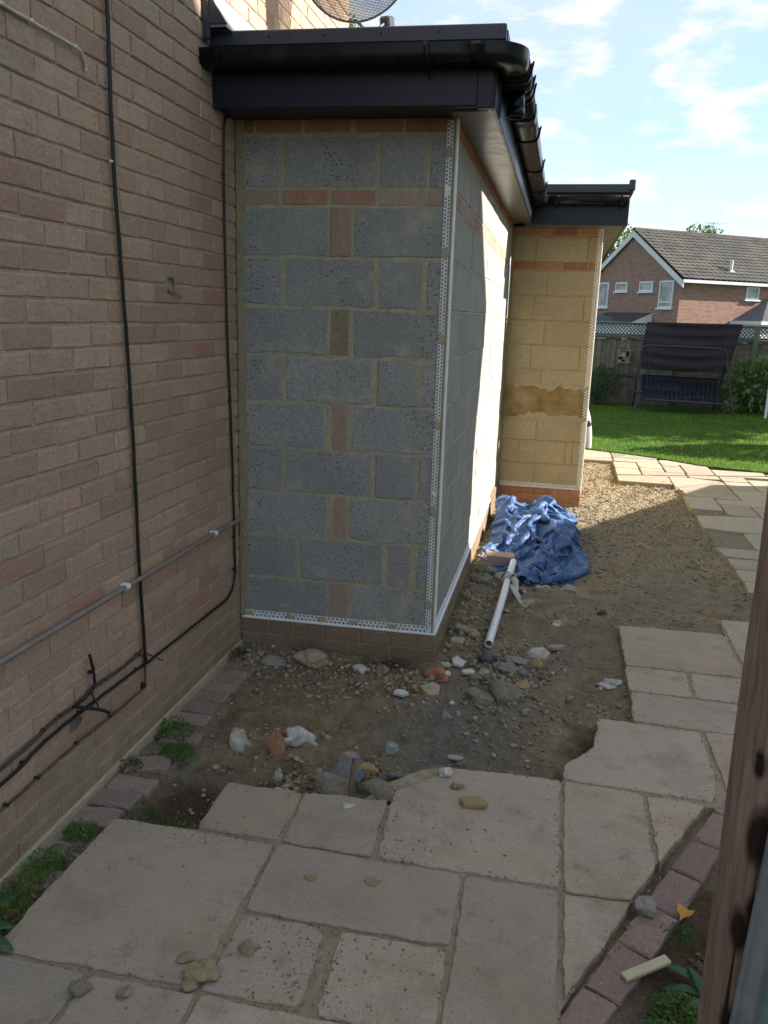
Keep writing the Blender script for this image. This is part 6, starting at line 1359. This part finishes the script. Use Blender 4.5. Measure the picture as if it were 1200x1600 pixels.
fwin('g', 5.17, 6.15, 2.42, 3.62); fwin('g', 3.70, 4.62, 3.17, 3.60); fwin('g', 1.84, 2.80, 3.14, 3.60); fwin('g', .42, 1.36, 2.40, 3.60, 2.66); fwin('f', 3.74, 4.50, 2.90, 3.46)
# lean-to porches under the windows
mblk = plain('leanto_roof', (.02, .028, .045), .25, .5, var=.3, scale=2)
b = MB(); b.add([(-1.2, 1.70, 1.72), (-1.2, 5.55, 1.72), (-.01, 5.05, 2.18), (-.01, 1.70, 2.18)], [(0, 1, 2, 3)]); o = hobj(b, 'porch_roof', mblk, fh); 
b = MB(); b.box(-1.25, -1.15, 1.65, 5.6, 1.60, 1.72); b.add([(-1.2, 1.69, 1.70), (-.01, 1.69, 1.70), (-.01, 1.69, 2.17)], [(0, 1, 2)]); hobj(b, 'porch_fascia', mwh, fh)
b = MB(); b.box(-1.15, -.01, 1.72, 5.5, -2, 1.60); hobj(b, 'porch_wall', mwh, fh)
b = MB(); b.add([(3.1, -1.8, 1.93), (7.2, -1.8, 1.93), (7.2, -.01, 3.0), (5.15, -.01, 3.0)], [(0, 1, 2, 3)]); b.add([(3.1, -1.8, 1.93), (5.15, -.01, 3.0), (3.1, -.01, 1.93)], [(0, 1, 2)]); hobj(b, 'porch_roof', plain('porch_tile', (.06, .06, .075), .8, .2, var=.3, scale=4), fh)
b = MB(); b.box(3.0, 7.2, -1.88, -1.80, 1.78, 1.93); b.box(3.0, 3.08, -1.80, 0, 1.78, 1.93); hobj(b, 'porch_fascia', mwh, fh)
b = MB(); b.box(3.2, 7.1, -1.7, -.01, -2, 1.78); hobj(b, 'porch_wall', mwh, fh)
p_ = Vector((3.12, 0, 0)); q = (4.10-EV)/(AP-EV)*(GW/2+.28)-.28
b = MB(); b.tube([(3.12, q, 4.05), (3.12, q, 4.62)], .075, 10); b.tube([(3.12, q, 4.08), (3.12, q, 4.16)], [.22, .09], 10); hobj(b, 'vent_pipe', mwh, fh)
b = MB(); b.tube([(4.55, GW/2, AP), (4.55, GW/2, AP+.7)], .02, 6); b.tube([(4.0, GW/2, AP+.62), (5.1, GW/2, AP+.62)], .014, 6)
for k in range(7): b.tube([(4.05+k*.17, GW/2-.25, AP+.62), (4.05+k*.17, GW/2+.25, AP+.62)], .008, 5)
hobj(b, 'aerial', plain('aerial_metal', (.35, .37, .40), .4, .5, .6), fh)
# ------------------------------------------------------------------ trees
def tree(c, r, zc, n, size, label, seed, trunk=.25, m='tree_leaf'):
    o = empty('tree', (c[0], c[1], -.1), label, 'tree', 'trees around the houses'); P = []; D = []; rg = random.Random(seed)
    for i in range(9):
        t_ = rg.uniform(0, 6.28); rr = rg.uniform(.2, .75); cc = (c[0]+math.cos(t_)*r*rr, c[1]+math.sin(t_)*r*rr, zc+rg.uniform(-.5, .55)*r); k = rg.uniform(.35, .6)
        a, b_ = crown_pts(cc, (r*k, r*k, r*k*.8), n//9, seed*10+i, .4, 1.6/r*3); P.append(a); D.append(b_)
    P = np.concatenate(P); D = np.concatenate(D); V, F = leaf_cards(P, D+RNG.normal(0, .8, D.shape), size*RNG.uniform(.6, 1.3, len(P)), .65); inst('crown', np_mesh('crown', V, F, M[m]), parent=o)
    b = MB(); b.tube([(c[0], c[1], -.2), (c[0]+.1, c[1], zc*.4), (c[0], c[1]+.1, zc*.8)], [trunk, trunk*.7, trunk*.4], 9)
    for i in range(6):
        t_ = rg.uniform(0, 6.28); b.tube([(c[0], c[1], zc*.6), (c[0]+math.cos(t_)*r*.35, c[1]+math.sin(t_)*r*.35, zc*.9), (c[0]+math.cos(t_)*r*.7, c[1]+math.sin(t_)*r*.7, zc+r*.3)], [trunk*.4, trunk*.25, trunk*.08], 6)
    b.obj('trunk', M['bark'], o, True); return o
tree((10.4, 66.3), 3.3, 6.1, 12000, .26, 'yellow green tree crown rising behind the ridge of the far house', 31)
tree((4.4, 65.2), 3.0, 5.6, 9000, .26, 'green tree crown seen between the rear roof edge and the far gable', 32)
tree((-2.1, 15.4), 1.7, 5.3, 7000, .10, 'light green tree top showing behind the satellite dish', 33, .12)
tree((8.3, 16.7), 2.2, 2.9, 15000, .19, 'leafy tree at the side of the lawn whose shade falls on the grass', 34, .12)
tree((11.2, 18.0), 2.6, 4.2, 15000, .22, 'taller leafy tree behind the one at the side of the lawn', 36, .15)
shrub('side_shrub', (6.1, 12.5, 1.1), (.8, .75, 1.0), 5200, .12, M['shrub'], 'rounded shrub at the side of the lawn nearer than the tree', 35)
# ------------------------------------------------------------------ neighbouring house on the right: its gable and lean-to shade the plot
nb = empty('neighbour_house', (8, 5, 0), 'unseen neighbouring house with gable and lean-to that shades the plot, render made pale to bounce light', 'house')
NX = 6.5
def gable_block(x0, x1, prof, name, m):
    n = len(prof); b = MB(); b.add([(x0, y, z) for y, z in prof]+[(x1, y, z) for y, z in prof], [tuple(range(n))[::-1], tuple(range(n, 2*n))]+[(i, (i+1) % n, n+(i+1) % n, n+i) for i in range(n)]); return b.obj(name, m, nb)
M['nb_bounce_render'] = plain('neighbour_render', (.62, .60, .55), .9, .1, var=.08, scale=7, bump=.3)  # render chosen pale so the unseen wall bounces fill light into the shade
wn = gable_block(NX, 15, [(-1.4, -.2), (7.18, -.2), (7.18, 5.1), (6.9, 5.5), (2.75, 9.2), (-1.4, 5.1)], 'wall', M['nb_bounce_render'])
gable_block(NX, 13, [(7.183, -.2), (10.32, -.2), (10.32, 1.98), (7.183, 3.47)], 'lean_to', M['nb_bounce_render'])
def roof_sheet(y0, z0, y1, z1, x0, x1, t_=.09):
    b = MB(); b.add([(x0, y0, z0), (x1, y0, z0), (x1, y1, z1), (x0, y1, z1), (x0, y0, z0+t_), (x1, y0, z0+t_), (x1, y1, z1+t_), (x0, y1, z1+t_)], [(3, 2, 1, 0), (4, 5, 6, 7), (0, 1, 5, 4), (1, 2, 6, 5), (2, 3, 7, 6), (3, 0, 4, 7)]); return b.obj('roof', M['far_tile'], nb)
roof_sheet(7.46, 5.22, 2.75, 9.32, NX-.02, 15.1); roof_sheet(-1.9, 5.22, 2.75, 9.32, NX-.02, 15.1); roof_sheet(10.36, 1.99, 7.185, 3.50, NX-.02, 13.05)
MB().box(NX-.02, 15, 7.2, 7.44, 5.0, 5.24).obj('eaves', mwh, nb)
for y0, y1, z0, z1 in ((.6, 1.8, 3.4, 4.6), (4.2, 5.4, 3.4, 4.6), (1.0, 2.2, .9, 2.1)):
    fr = MB().box(NX-.03, NX-.002, y0, y1, z0, z1, .004).obj('window', mwh, nb); MB().box(NX-.036, NX-.031, y0+.07, y1-.07, z0+.07, z1-.07).obj('pane', M['far_glass'], fr)
cp = MB().tube([(6.05, 10.75, -.3), (6.05, 10.75, 2.45)], .024, 10).tube([(6.05, 10.75, 2.40), (6.05, 10.75, 2.46)], .03, 10).obj('clothes_post', M['galv'], None, True); tag(cp, 'slim galvanised clothes post at the side of the lawn', 'post')
